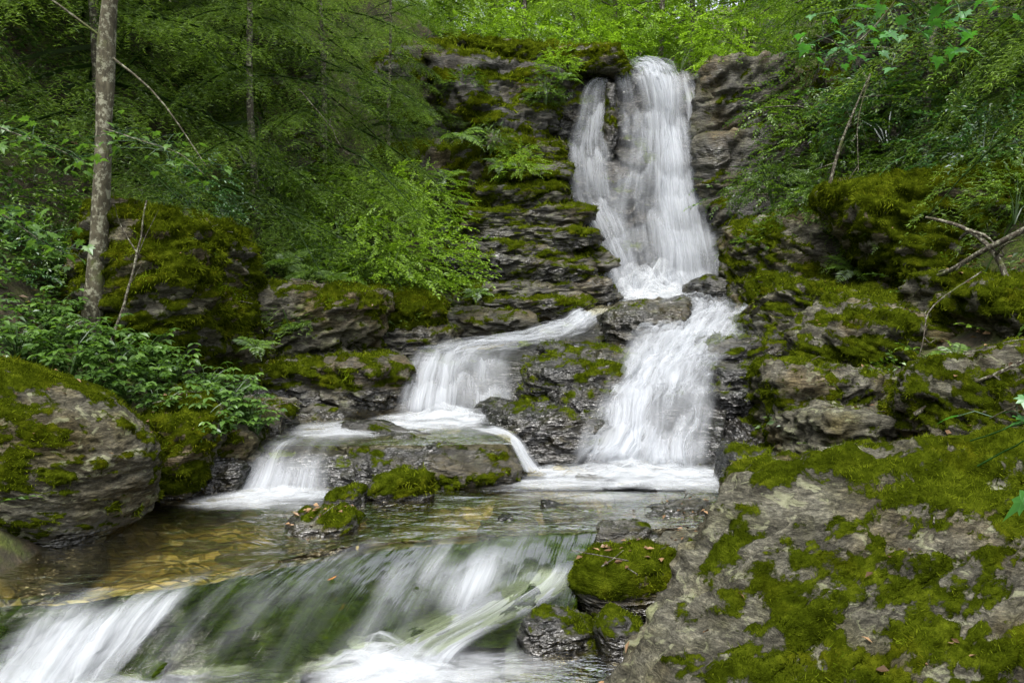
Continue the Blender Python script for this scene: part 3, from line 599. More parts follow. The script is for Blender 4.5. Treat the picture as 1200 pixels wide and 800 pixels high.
# cascades
rowsC = rows_lr([(700, 735, 354, 13.3), (685, 722, 362, 12.6), (664, 712, 374, 11.7), (638, 698, 387, 10.9), (600, 680, 398, 10.2), (535, 655, 406, 9.5), (492, 622, 414, 8.9), (480, 604, 423, 8.5), (472, 603, 440, 8.25), (465, 604, 465, 8.0), (458, 606, 492, 7.85)])
PC = surf(rowsC, 80, 170)
bed_rock('wet stone shelf carrying the left cascade', surf(rows_lr([(695, 745, 358, 13.3), (675, 735, 366, 12.6), (650, 725, 378, 11.7), (620, 712, 391, 10.9), (575, 700, 402, 10.2), (500, 690, 410, 9.5), (465, 650, 419, 8.9), (450, 630, 428, 8.55), (440, 622, 445, 8.3), (440, 620, 470, 8.05), (440, 620, 500, 7.9)]), 70, 120), .04, .15, .9, 5)
def d_C(u, v):
    drop = sst(.62, .72, v); col_ = .85 * np.exp(-((u - .3) / .2) ** 2) + .46 * np.exp(-((u - .82) / .25) ** 2)
    up = .2 + .28 * np.exp(-((u - .42) / .25) ** 2) + .38 * sst(.4, .2, v)
    return np.clip(up * (1 - drop) + drop * col_ * (.8 + .2 * sst(.72, .95, v)), 0, 1)
rowsD = rows_lr([(790, 880, 358, 11.9), (786, 888, 367, 11.2), (768, 888, 382, 10.5), (746, 882, 398, 9.9), (732, 872, 414, 9.2), (724, 852, 436, 8.5), (708, 842, 458, 7.95), (694, 836, 492, 7.3), (682, 832, 525, 6.95), (664, 834, 556, 6.65)])
PD = surf(rowsD, 90, 170)
bed_rock('stepped wet stone bed under the right cascade', surf(rows_lr([(775, 895, 363, 11.9), (770, 900, 372, 11.2), (750, 900, 387, 10.5), (728, 895, 403, 9.9), (714, 882, 419, 9.2), (705, 865, 441, 8.5), (692, 855, 463, 7.95), (680, 848, 497, 7.3), (670, 844, 530, 6.95), (655, 846, 562, 6.65)]), 70, 120), .05, .05, 1, 6)
def d_D(u, v): return np.clip(.34 + .46 * np.exp(-((u - .38 - .1 * np.sin(v * 5)) / .24) ** 2) - .25 * np.exp(-((v - .12) / .1) ** 2) + .3 * sst(.82, 1, v), 0, 1)
def stepped(P, amp, fr, seed):                      # little drops inside a cascade
    nv, nu = P.shape[:2]; u, v = metres(P); q = np.stack([u * 1.6, v * fr, 0 * u + seed], -1).reshape(-1, 3)
    return P + gnorm(P) * (fbm(q, 3).reshape(nv, nu) * amp)[..., None]
water_obj('cascade', [white_layers(stepped(PC, .05, 1.2, 3), [(.04, .82), (.08, .5)], d_C, 5, .018, .22, led=7)], 'white', 'white curtain of the left cascade below the upper falls')
water_obj('cascade', [white_layers(stepped(PD, .06, 1.2, 8), [(.06, .85), (.12, .6), (.18, .4)], d_D, 6, .03, .22, led=6)], 'white', 'steep white right cascade running down to the middle pool')
# small falls out of the upper shelf pool
rE = rows_lr([(340, 440, 504, 7.2), (318, 420, 514, 6.75), (300, 402, 524, 6.45), (290, 394, 538, 6.3), (282, 390, 560, 6.18), (268, 390, 582, 6.08)])
PE = surf(rE, 60, 80); bed_rock('low wet rock step under the small fall', surf(rows_lr([(320, 470, 508, 7.2), (295, 440, 518, 6.75), (275, 425, 529, 6.47), (265, 420, 543, 6.33), (262, 415, 566, 6.2), (255, 412, 590, 6.1)]), 50, 60), .03, .12, 1, 7, skirt=.3)
water_obj('small_fall', [white_layers(PE, [(.025, .8), (.05, .45)], lambda u, v: np.clip(.03 + .6 * sst(.5, .85, v) - .1 * sst(.5, 1, u), 0, 1), 8, .012, .25)], 'white', 'small low fall at the left end of the shelf pool')
rF = rows_lr([(545, 585, 505, 7.0), (575, 602, 512, 6.8), (596, 616, 524, 6.62), (606, 626, 540, 6.52), (612, 640, 556, 6.42)])
water_obj('small_fall', [white_layers(surf(rF, 24, 50), [(.03, .75), (.05, .4)], .8, 9, .012, .3)], 'white', 'thin spout of water right of the mossy ledge')
def pool(name, label, outline_rows, nu, nv, mat, amp, fx, fy):
    P = surf(outline_rows, nu, nv); u, v = metres(P)
    q = P.reshape(-1, 3) * np.array([fx, fy, 1]); P = P.copy(); P[..., 2] += (fbm(q, 4) * amp).reshape(nv, nu)
    V = P.reshape(-1, 3); o = link(name, mesh(name, V, gridF(nv, nu), V[:, :2]), M[mat]); tag(o, label, kind='structure'); return o
def zr(z, pts): return [np.array([x, y, z]) for x, y in pts]
pool('pool_water', 'clear amber water of the middle pool', np.array([zr(.0, [(-3.2, 7.1), (-1, 7.1), (.6, 7.1), (2.2, 7.1)]), zr(.0, [(-3.3, 6.2), (-1, 6.2), (.6, 6.2), (2.0, 6.2)]), zr(.0, [(-3.3, 5.4), (-1.5, 5.4), (.3, 5.35), (1.7, 5.3)]), zr(-.004, [(-3.4, 3.85), (-1.85, 4.2), (-.75, 4.86), (1.3, 5.15)])]), 160, 130, 'pool', .012, 2.2, 6)
pool('pool_water', 'shallow water of the shelf pool under the left cascade', np.array([zr(.30, [(-2.9, 8.6), (-1.5, 8.6), (.3, 8.4)]), zr(.30, [(-2.6, 7.6), (-1.2, 7.6), (.2, 7.5)]), zr(.30, [(-2.2, 6.85), (-1.2, 6.8), (.0, 6.75)]), zr(.27, [(-2.1, 6.45), (-1.2, 6.45), (.0, 6.5)])]), 90, 70, 'pool', .01, 2.5, 6)
pool('pool_water', 'water at the foot of the upper falls', np.array([zr(1.27, [(.6, 14.2), (2.2, 14.2), (3.9, 14.2)]), zr(1.26, [(.7, 13), (2.2, 13), (3.8, 13)]), zr(1.22, [(1.2, 11.6), (2.2, 11.6), (3.7, 11.6)])]), 60, 50, 'pool', .01, 2.5, 6)
pool('pool_water', 'water of the lowest pool at the bottom edge', np.array([zr(-.33, [(-4, 4.3), (-1.2, 4.5), (1.2, 4.6)]), zr(-.34, [(-4, 3.8), (-1.2, 3.9), (1.2, 4.0)]), zr(-.37, [(-4, 2.5), (-1.2, 2.5), (1.2, 2.5)]), zr(-.6, [(-4, -4), (-1.2, -4), (1.5, -4)])]), 140, 120, 'pool', .015, 2.5, 5)

# front cascade over the algae slab: control net of points read as (px, py, z)
CREST = [(-60, 708), (60, 700), (200, 686), (330, 660), (450, 642), (560, 631), (700, 622)]
LEN = [.32, .32, .42, .72, .92, .95, .9]; EXPO = [1.25, 1.25, 1.5, 1.9, 1.8, 1.3, 1.2]; FX = [.55, .55, .55, .5, .38, .3, .3]
def slab_pt(j, t):
    c_ = Wz(*CREST[j], 0); d_ = t * LEN[j]
    z = -.34 * max(t, 0) ** EXPO[j] if t >= 0 else -.035 * (t / .15) ** 2
    return np.array([c_[0] - FX[j] * d_, c_[1] - d_, z])
net = np.array([[slab_pt(j, t) for j in range(7)] for t in (-.18, 0, .18, .36, .54, .72, .9, 1.08, 1.2)])
PH = surf(net, 190, 120); uH, vH = metres(PH)
qh = np.stack([uH * 2.2, vH * 1.3, 0 * uH], -1).reshape(-1, 3)
PH = PH + gnorm(PH) * (((fbm(qh + 3, 4) * .04 + np.clip(fbm(qh * .55 + 11, 2), -.3, .6) * .075)).reshape(PH.shape[:2]) * sst(0, .25, np.linspace(0, 1, 120))[:, None])[..., None]
bed_rock('broad algae-green slab that the front cascade slides over', PH, .025, .9, 1, 12, mat='rock_algae', skirt=.4, name='rock_slab', rough=.8, poke=.05)
nv, nu = PH.shape[:2]; qq = np.stack([uH * 14, vH * 1.3, 0 * uH], -1).reshape(-1, 3)
PW = PH + gnorm(PH) * (.012 + .008 * fbm(qq, 3).reshape(nv, nu))[..., None]
fl = link('stream_water', mesh('stream_water', PW.reshape(-1, 3), gridF(nv, nu), np.stack([uH, vH], -1).reshape(-1, 2)), M['flow']); tag(fl, 'clear streaked water sliding over the front slab', kind='structure')
def gs(u, v, cu, cv, su, sv): return np.exp(-((u - cu) / su) ** 2 - ((v - cv) / sv) ** 2)
def d_H(u, v):
    lc = .37 - .07 * v
    left = .95 * gs(u, v, lc, .55, .06 + .05 * v, .33) + .6 * gs(u, v, .22 - .04 * v, .5, .05, .3) + .5 * gs(u, v, .2, .9, .16, .16)
    mid = .44 * gs(u, v, .735, .42, .028, .2) + .46 * gs(u, v, .80, .36, .028, .18)
    right = .7 * gs(u, v, .89 - .06 * v, .5, .04, .2) + .4 * gs(u, v, .97, .35, .03, .2)
    return .95 * sst(.22, .95, left + mid + right)
water_obj('cascade', [white_layers(PH, [(.03, .88), (.06, .45)], d_H, 14, .016, .05, (.2, .06), 18, .6)], 'white', 'white streaks of the front cascade')
rK = rows_lr([(590, 680, 672, 4.68), (560, 672, 695, 4.52), (525, 640, 718, 4.35), (480, 590, 745, 4.19), (430, 545, 772, 4.02), (395, 525, 804, 3.82)])
water_obj('cascade', [white_layers(surf(rK, 50, 70), [(.05, .8), (.09, .45)], .72, 15, .02, .35, (.15, .1))], 'white', 'white chute falling to the bottom plunge at the front')
# foam where the water lands
def foam(parts, cx, cy, z, rx, ry, dens, h, seed, n=30):
    for k in range(3):
        t = np.linspace(-1, 1, n); u, v = np.meshgrid(t, t); rr = np.sqrt(u * u + v * v)
        q = np.stack([u * rx * 4, v * ry * 6, 0 * u + seed + k * 7], -1).reshape(-1, 3); nz = fbm(q, 4).reshape(n, n)
        zz = z + .006 + (h * (k + .4) / 2.2) * np.clip(1 - rr, 0, 1) * (1 + nz * .8) + .006 * nz
        V = np.stack([cx + u * rx, cy + v * ry, zz], -1).reshape(-1, 3)
        D = np.clip(dens * (1 - .32 * k) * sst(1.05, -.05, rr + nz * .45), 0, .95).ravel() * sst(1, .85, np.maximum(abs(u), abs(v))).ravel()
        parts.append((V, gridF(n, n), np.stack([V[:, 0] + seed, V[:, 1] + k * 3], -1), D))
fp = []
for (px, py, z, rx, ry, d, h, s) in [(745, 556, .0, 1.0, .55, .95, .10, 1), (800, 560, .0, .7, .5, .7, .05, 2), (660, 566, .0, .7, .3, .5, .02, 3), (640, 556, .0, .25, .2, .8, .06, 31), (700, 582, .0, .7, .2, .2, .004, 33)]:
    p_ = Wz(px, py, z); foam(fp, p_[0], p_[1], z, rx, ry, d, h, s)
water_obj('foam', fp, 'foam', 'white foam at the foot of the right cascade'); fp = []
for (px, py, z, rx, ry, d, h, s) in [(530, 492, .3, .85, .5, .95, .1, 4), (450, 500, .3, .9, .35, .7, .03, 5), (390, 508, .3, .5, .25, .5, .02, 6)]:
    p_ = Wz(px, py, z); foam(fp, p_[0], p_[1], z, rx, ry, d, h, s)
water_obj('foam', fp, 'foam', 'white foam at the foot of the left cascade'); fp = []
for (px, py, z, rx, ry, d, h, s) in [(325, 580, .0, .5, .22, .9, .05, 7), (300, 586, .0, .55, .3, .55, .02, 8), (370, 584, 0, .35, .2, .4, .02, 81)]:
    p_ = Wz(px, py, z); foam(fp, p_[0], p_[1], z, rx, ry, d, h, s)
water_obj('foam', fp, 'foam', 'white foam at the foot of the small fall'); fp = []
for (cx, cyy, z, rx, ry, d, h, s) in [(2.2, 13.55, 1.27, 1.6, .6, 1, .55, 9), (2.4, 13.1, 1.27, 1.7, .6, .95, .2, 10), (1.2, 13.2, 1.27, .5, .4, .7, .1, 11)]: foam(fp, cx, cyy, z, rx, ry, d, h, s)
water_obj('foam', fp, 'foam', 'white spray and foam at the foot of the upper falls'); fp = []
for (px, py, z, rx, ry, d, h, s) in [(440, 780, -.33, .42, .3, .95, .14, 12), (470, 800, -.33, .5, .4, .85, .08, 13), (60, 790, -.33, .7, .35, .95, .1, 14), (170, 785, -.33, .6, .22, .6, .04, 15), (560, 790, -.34, .5, .3, .35, .02, 16), (0, 770, -.31, .5, .25, .7, .06, 17)]:
    p_ = Wz(px, py, z); foam(fp, p_[0], p_[1], z, rx, ry, d, h, s)
water_obj('foam', fp, 'foam', 'white plunge foam at the bottom edge')

# ------------------------------------------------------------------ foliage builders: arrays (V, F, rnd)
def leaves2(pos, dr, nr, L, Wd, r):               # two-triangle folded leaves
    dr = nrmz(dr); sd_ = nrmz(np.cross(nr, dr)); up = np.cross(dr, sd_); L = L[:, None]; Wd = Wd[:, None]
    a = pos; b = pos + dr * L * .42 + sd_ * Wd * .5 + up * Wd * .14; c = pos + dr * L - up * L * .12; d = pos + dr * L * .42 - sd_ * Wd * .5 + up * Wd * .14
    V = np.stack([a, b, c, d], 1).reshape(-1, 3); k = np.arange(len(pos))[:, None] * 4
    F = np.stack([k + [0, 1, 2], k + [0, 2, 3]], 1).reshape(-1, 3)
    return V, F, np.repeat(r, 4)
def leaves4(pos, dr, nr, L, Wd, r):
    dr = nrmz(dr); s = nrmz(np.cross(nr, dr)); up = np.cross(dr, s); L = L[:, None]; Wd = Wd[:, None]
    f = lambda t, w_, lift: pos + dr * L * t + s * Wd * w_ + up * Wd * lift - up * L * .18 * t * t
    V = np.stack([f(0, 0, 0), f(.28, .46, .12), f(.66, .38, .1), f(1, 0, 0), f(.66, -.38, .1), f(.28, -.46, .12), f(.5, 0, 0)], 1).reshape(-1, 3); k = np.arange(len(pos))[:, None] * 7
    F = np.stack([k + q for q in ([0, 1, 6], [1, 2, 6], [2, 3, 6], [6, 3, 4], [6, 4, 5], [0, 6, 5])], 1).reshape(-1, 3)
    return V, F, np.repeat(r, 7)
def leaf_spray(rs, L=.34, n=9, leaf=.085, wid=.5, droop=.25, fn=leaves2):
    """a twig with alternate leaves in one rough plane, running along +x"""
    t = np.linspace(.12, 1, n); x = t * L; z = -droop * L * t ** 2
    pos = np.stack([x, rs.uniform(-.01, .01, n), z], -1); sg = np.where(np.arange(n) % 2, 1, -1) * rs.uniform(.6, 1.1, n); sg[-1] *= .1
    dr = np.stack([np.ones(n) * .75, sg, rs.uniform(-.45, .1, n)], -1); nr = nrmz(np.stack([rs.uniform(-.3, .3, n), rs.uniform(-.3, .3, n), np.ones(n)], -1))
    ls = leaf * rs.uniform(.65, 1.15, n) * (1 - .25 * np.abs(t - .5)); lv = fn(pos, dr, nr, ls, ls * wid, rs.uniform(.25, .75, n))
    tw = tube(np.stack([np.linspace(0, L, 4), np.zeros(4), -droop * L * np.linspace(0, 1, 4) ** 2], -1), .004, .002, 3); tw = (tw[0], tw[1], np.full(len(tw[0]), .0))
    return merge([lv, tw])
def frames(dirs, rs, roll=.5):
    """rotation matrices whose x axis is dirs, z roughly up"""
    x = nrmz(dirs); up = np.zeros_like(x); up[:, 2] = 1; up = up + rs.randn(*x.shape) * roll * .5
    y = nrmz(np.cross(up, x)); z = np.cross(x, y); return np.stack([x, y, z], -1)
def spruce_branch(rs, L):
    """drooping branch with side twigs and needles, along +x"""
    parts = []; ax = lambda t: np.stack([L * t, .03 * np.sin(t * 5), L * (-.06 * t - .48 * t * t + .12 * t ** 3)], -1)
    parts.append(tube(ax(np.linspace(0, 1, 6)), .012 * L, .003, 3)); parts[0] = (parts[0][0], parts[0][1], np.full(len(parts[0][0]), -.6))
    P, D, S = [], [], []
    nt_ = int(11 * L) + 5
    def twig(o, d, l, depth):
        m = max(3, int(l / .027)); t = np.linspace(0, 1, m)[:, None]
        pts = o + d * l * t + np.array([0, 0, -1]) * l * .55 * t ** 2
        P.append(pts); D.append(np.repeat(nrmz(d[None] + [[0, 0, -.35]]), m, 0)); S.append(np.linspace(.0, 1, m))
        if depth:
            for s in (-1, 1):
                for f in (.25, .45, .65):
                    if rs.rand() < .75:
                        sdv = np.cross(d, [0, 0, 1]); twig(o + d * l * f + np.array([0, 0, -1]) * l * .55 * f * f, nrmz(d * .75 + s * sdv * .65 + np.array([0, 0, rs.uniform(-.5, 0)])), l * .38 * rs.uniform(.7, 1.2), 0)
    for i in range(nt_):
        t = .12 + .88 * i / nt_; o = ax(np.array([t]))[0]; s = 1 if i % 2 else -1
        l = (.22 + .17 * L) * (1.08 - t) ** .6 * rs.uniform(.7, 1.2) + .08
        twig(o, nrmz(np.array([.62, s * .8, rs.uniform(-.45, .05)])), l, 1)
    twig(ax(np.array([.9]))[0], np.array([.9, 0, -.4]), .2, 0)
    P = np.concatenate(P); D = np.concatenate(D); S = np.concatenate(S); n = len(P)
    sd_ = nrmz(np.cross(D, np.array([0, 0, 1.0]))); V = []; rr = []
    for s in (-1, 1):
        nd = nrmz(D * .75 + s * sd_ * .8 + rs.randn(n, 3) * .3); l = .046 * rs.uniform(.7, 1.3, (n, 1)); wv = nrmz(np.cross(nd, rs.randn(n, 3))) * .0034
        V.append(np.stack([P - wv, P + wv, P + nd * l], 1).reshape(-1, 3)); rr.append(np.repeat(.22 + .55 * S + rs.uniform(-.12, .12, n), 3))
    V = np.concatenate(V); parts.append((V, np.arange(len(V)).reshape(-1, 3), np.concatenate(rr)))
    # thin twig wood
    return merge(parts)
rs = np.random.RandomState(3)
SPL = (.9, 1.5, 2.2)
SPB = [spruce_branch(np.random.RandomState(40 + k), L) for k, L in enumerate((.9, 1.5, 2.2))]
def spruce_mesh(seed, H, Rr, z0, nb, limits=None):
    rs = np.random.RandomState(seed); parts = []; t = np.sort(rs.uniform(0, 1, nb) ** 1.6); az = np.arange(nb) * 2.4 + rs.uniform(-.5, .5, nb)
    z = z0 + (H - z0) * t; L = Rr * (1.02 - t) ** .75 * rs.uniform(.75, 1.15, nb) + .25
    d = np.stack([np.cos(az), np.sin(az), rs.uniform(-.35, .1, nb) + .3 * t], -1); fr = frames(d, rs, .3)
    kk = np.argmin(np.abs(L[:, None] - np.array(SPL)[None]), 1)
    for k in range(3):
        s = kk == k
        if s.any(): parts.append(tile(SPB[k], fr[s] * (L[s] / SPL[k])[:, None, None], np.stack([0 * z[s], 0 * z[s], z[s]], -1), rs, .15))
    return merge(parts)
def make_spruce(seed, H, Rr, z0, nb, mat):
    root = link('spruce_tree', None); V, F, r = spruce_mesh(seed, H, Rr, z0, nb)
    link('crown', mesh('crown', V, F, attrs={'rnd': r}, smooth=False), M[mat], root)
    k = np.linspace(-.6, H, 14); rs = np.random.RandomState(seed); tr = tube(np.stack([.05 * np.sin(k), .04 * np.cos(k * 1.3), k], -1), .03 + .004 * H, .012, 9)
    link('trunk', mesh('trunk', tr[0], tr[1]), M['bark_dark'], root); return root
def crown_sprays(rs, centres, radii, per, spray, flat=.7):
    Cs, Ds = [], []
    for c, rad in zip(centres, radii):
        d = nrmz(rs.randn(per, 3)); rr = rad * rs.uniform(.3, 1, per) ** .6
        o = d * rr[:, None] * np.array([1, 1, flat]); Cs.append(c + o); Ds.append(nrmz(d * np.array([1, 1, .35]) + np.array([0, 0, -.12]) + rs.randn(per, 3) * .25))
    C = np.concatenate(Cs); D = np.concatenate(Ds); fr = frames(D, rs, .5); sc_ = rs.uniform(.75, 1.25, len(C))
    return tile(spray, fr * sc_[:, None, None], C, rs, .28)
def broad_tree(seed, H, Rr, z0, nclump, per, spray, mat, name='broadleaf_tree', bark='bark_dark', r0=.09, lean=(0, 0)):
    rs = np.random.RandomState(seed); root = link(name, None)
    t = np.linspace(-.5 / H, 1, 12); tr = np.stack([lean[0] * t + .06 * np.sin(t * 9 + seed), lean[1] * t + .05 * np.cos(t * 7), H * t], -1)
    trunk = [tube(tr, r0, r0 * .25, 10)]; cs = []
    for i in range(nclump):
        f = rs.uniform(z0 / H, 1); b = tr[int(np.clip(f * 11, 0, 11))]; a = rs.uniform(0, 6.28); l = Rr * rs.uniform(.45, 1) * (1.25 - .6 * f)
        e = b + np.array([math.cos(a) * l, math.sin(a) * l, rs.uniform(.0, .5) * l]); m_ = (b + e) / 2 + np.array([0, 0, .12 * l])
        trunk.append(tube(spline([b, m_, e], 6), r0 * .3, .008, 5)); cs.append(e)
        if rs.rand() < .6: cs.append(m_)
    V, F, r = crown_sprays(rs, cs, rs.uniform(.4, .75, len(cs)) * Rr * .5, per, spray)
    link('crown', mesh('crown', V, F, attrs={'rnd': r}, smooth=False), M[mat], root)
    V, F, r = merge(trunk); link('trunk', mesh('trunk', V, F), M[bark], root); return root
def shrub_mesh(seed, Rr, H, n, spray, stems=9):
    rs = np.random.RandomState(seed); parts = []
    d = nrmz(rs.randn(n, 3)); d[:, 2] = np.abs(d[:, 2]); rr = rs.uniform(.25, 1, n) ** .5
    lump = 1 + .35 * pn(d * 2.2 + seed)
    C = d * (rr * lump)[:, None] * np.array([Rr, Rr, H]); D = nrmz(d * np.array([1, 1, .25]) + rs.randn(n, 3) * .3 + np.array([0, 0, -.1]))
    parts.append(tile(spray, frames(D, rs, .5) * rs.uniform(.7, 1.25, n)[:, None, None], C, rs, .28))
    for k in range(stems):
        e = C[rs.randint(n)]; tb = tube(spline([np.zeros(3) + np.array([0, 0, -.2]), e * np.array([.35, .35, .6]), e], 6), .011, .004, 4); parts.append((tb[0], tb[1], np.full(len(tb[0]), -.3)))
    return merge(parts)

SP_SMALL = leaf_spray(np.random.RandomState(1), .26, 9, .075, .55, .3)
SP_BEECH = leaf_spray(np.random.RandomState(2), .42, 11, .10, .55, .25)
SP_FINE = leaf_spray(np.random.RandomState(4), .22, 11, .05, .5, .35)
SP_LONG = leaf_spray(np.random.RandomState(6), .34, 9, .095, .42, .4, leaves4)

# --- trees on the plateau behind the falls
rs = np.random.RandomState(77)
lsp = [make_spruce(540 + k, 8.5, 2.3, -.2, 78, 'spruce') for k in range(3)]
def spruce_copy(k, mat):
    o = copy_tree(lsp[k])
    for ch in o.children:
        if ch.name.startswith('crown'): ch.material_slots[0].link = 'OBJECT'; ch.material_slots[0].material = M[mat]
    return o
spots = [(-4.6, 17.2), (-2.7, 16.2), (-1.3, 17.8), (.3, 16.8), (1.5, 19.5), (-6.5, 18.5), (-3.6, 20.5), (-.4, 21.5), (3.0, 22.5), (-8.5, 20.5), (7.4, 19.5)]
for i, (x, y) in enumerate(spots):
    o = spruce_copy(i % 3, 'spruce_light'); s = rs.uniform(.85, 1.2)
    o.location = (x, y, gz1(x, y) - .1); o.rotation_euler = (0, 0, rs.uniform(0, 6)); o.scale = (s, s, s)
    tag(o, 'light green spruce standing on the forested ledge above the falls', 'tree', 'spruces above the falls')
bb = [broad_tree(520 + k, 7.5, 2.3, .8, 26, 26, SP_BEECH, 'leaf_bright') for k in range(2)]
spots = [(3.2, 17.6), (5.0, 17.0), (2.2, 24.5), (4.6, 21.2), (6.6, 23), (1.2, 28), (5.6, 29), (-2.5, 27), (8.5, 16.8), (9, 26), (-.6, 25), (3.4, 26.5), (-4.5, 25), (.8, 32), (3.8, 33), (-3, 32), (7.2, 31), (-7, 29), (2.6, 20.4), (.2, 23.4)]
for i, (x, y) in enumerate(spots):
    o = bb[i] if i < 2 else copy_tree(bb[i % 2]); s = rs.uniform(.85, 1.3)
    o.location = (x, y, gz1(x, y) - .1); o.rotation_euler = (0, 0, rs.uniform(0, 6)); o.scale = (s, s, s)
    tag(o, 'bright green broadleaf tree in the forest behind the fall lip', 'tree', 'broadleaf trees behind the falls')
# --- spruces on the left bank
LS = [(-4.7, 9.2, 'dark spruce with drooping grey twigs right of the lichened trunk'), (-2.7, 11.6, 'spruce with light tips left of the dark overhanging cliff'), (-5.9, 10.4, 'dark spruce filling the upper left corner behind the trunk'),
      (-4.4, 12.4, 'spruce standing back between the two drooping spruces'), (-7.4, 8.2, 'dark spruce at the far left edge of the bank'), (-2.0, 13.4, 'small light spruce right at the cliff behind the bushes'), (-3.3, 10.4, 'full drooping spruce between the lichened trunk and the bushes'), (-6.3, 8.6, 'dense spruce behind the leafy branches at the left edge'), (-5.0, 11.4, 'tall spruce in the shade behind the drooping boughs')]
for i, (x, y, lb) in enumerate(LS):
    o = lsp[i] if i < 3 else copy_tree(lsp[i % 3]); s = [1, .95, 1.1, 1.1, 1.2, .62, .9, 1, 1.2][i]
    o.location = (x, y, gz1(x, y) - .15); o.rotation_euler = (0, 0, i * 1.9); o.scale = (s, s, s); tag(o, lb, 'tree')
# --- right bank
RSp = [(5.9, 8.6, 1.0, 'dark spruce hanging over the right edge'), (7.2, 11.2, 1.15, 'spruce in shade behind the right edge spruce'), (5.4, 14.2, .9, 'spruce behind the leafy slope right of the falls')]
for i, (x, y, s, lb) in enumerate(RSp):
    o = copy_tree(lsp[(i + 1) % 3]); o.location = (x, y, gz1(x, y) - .1); o.rotation_euler = (0, 0, 1 + i * 2.1); o.scale = (s, s, s); tag(o, lb, 'tree')
for i, (x, y, H, lb) in enumerate([(5.2, 12.6, 5.0, 'leafy tree leaning over the cliff right of the falls'), (5.2, 10.2, 5.0, 'leafy tree on the steep right bank above the mossy boulder')]):
    o = broad_tree(560 + i, H, 1.7, .6, 26, 22, SP_SMALL, 'leaf'); o.location = (x, y, gz1(x, y) - .1); tag(o, lb, 'tree')

# --- tree with the lichened trunk, left
a = W(98, 392, 6.9); b = W(128, 0, 6.9); dv = (b - a) / (b[2] - a[2])
root = link('broadleaf_tree', None, loc=(a[0], a[1], a[2] - .3)); tag(root, 'slender tree with grey lichened trunk beside the moss-draped boulder', 'tree')
k = np.linspace(-.2, 8, 26); tr = np.stack([dv[0] * k + .03 * np.sin(k * 1.7), .02 * np.sin(k), k], -1); tv, tf, _ = tube(tr, .078, .045, 14)
tv = tv + (tv - np.repeat(tr, 14, 0)) * (1.3 * np.exp(-np.repeat(k, 14) * 3.5).clip(0, 1.4))[:, None] * .6
tv = tv + (nrmz(tv - np.repeat(tr, 14, 0)) * (fbm(tv * 9, 4, .6) * .016)[:, None]); link('trunk', mesh('trunk', tv, tf), M['bark'], root)
rs = np.random.RandomState(9); limbs = []; cs = []
for i in range(14):
    f = rs.uniform(5, 8); bpt = np.array([dv[0] * f, 0, f]); an = rs.uniform(0, 6.28); e = bpt + np.array([math.cos(an), math.sin(an), .4]) * rs.uniform(.6, 1.6); limbs.append(tube([bpt, (bpt + e) / 2 + [0, 0, .1], e], .03, .008, 5)); cs.append(e)
for (f, ex, ey, ez, r_) in [(2.75, -1.6, -.1, .9, .012), (2.65, .75, .1, -.9, .012), (3.3, .5, -.1, -.25, .01)]:
    bpt = np.array([dv[0] * f, 0, f]); e = bpt + np.array([ex, ey, ez]); limbs.append(tube(spline([bpt, (bpt + e) / 2 + [0, 0, .12], e], 8), r_, .004, 5))
for V, F, r_ in limbs: link('limb', mesh('limb', V, F), M['bark'], root)
V, F, r_ = crown_sprays(rs, cs, [.7] * len(cs), 26, SP_BEECH); link('crown', mesh('crown', V, F, attrs={'rnd': r_}, smooth=False), M['leaf'], root)

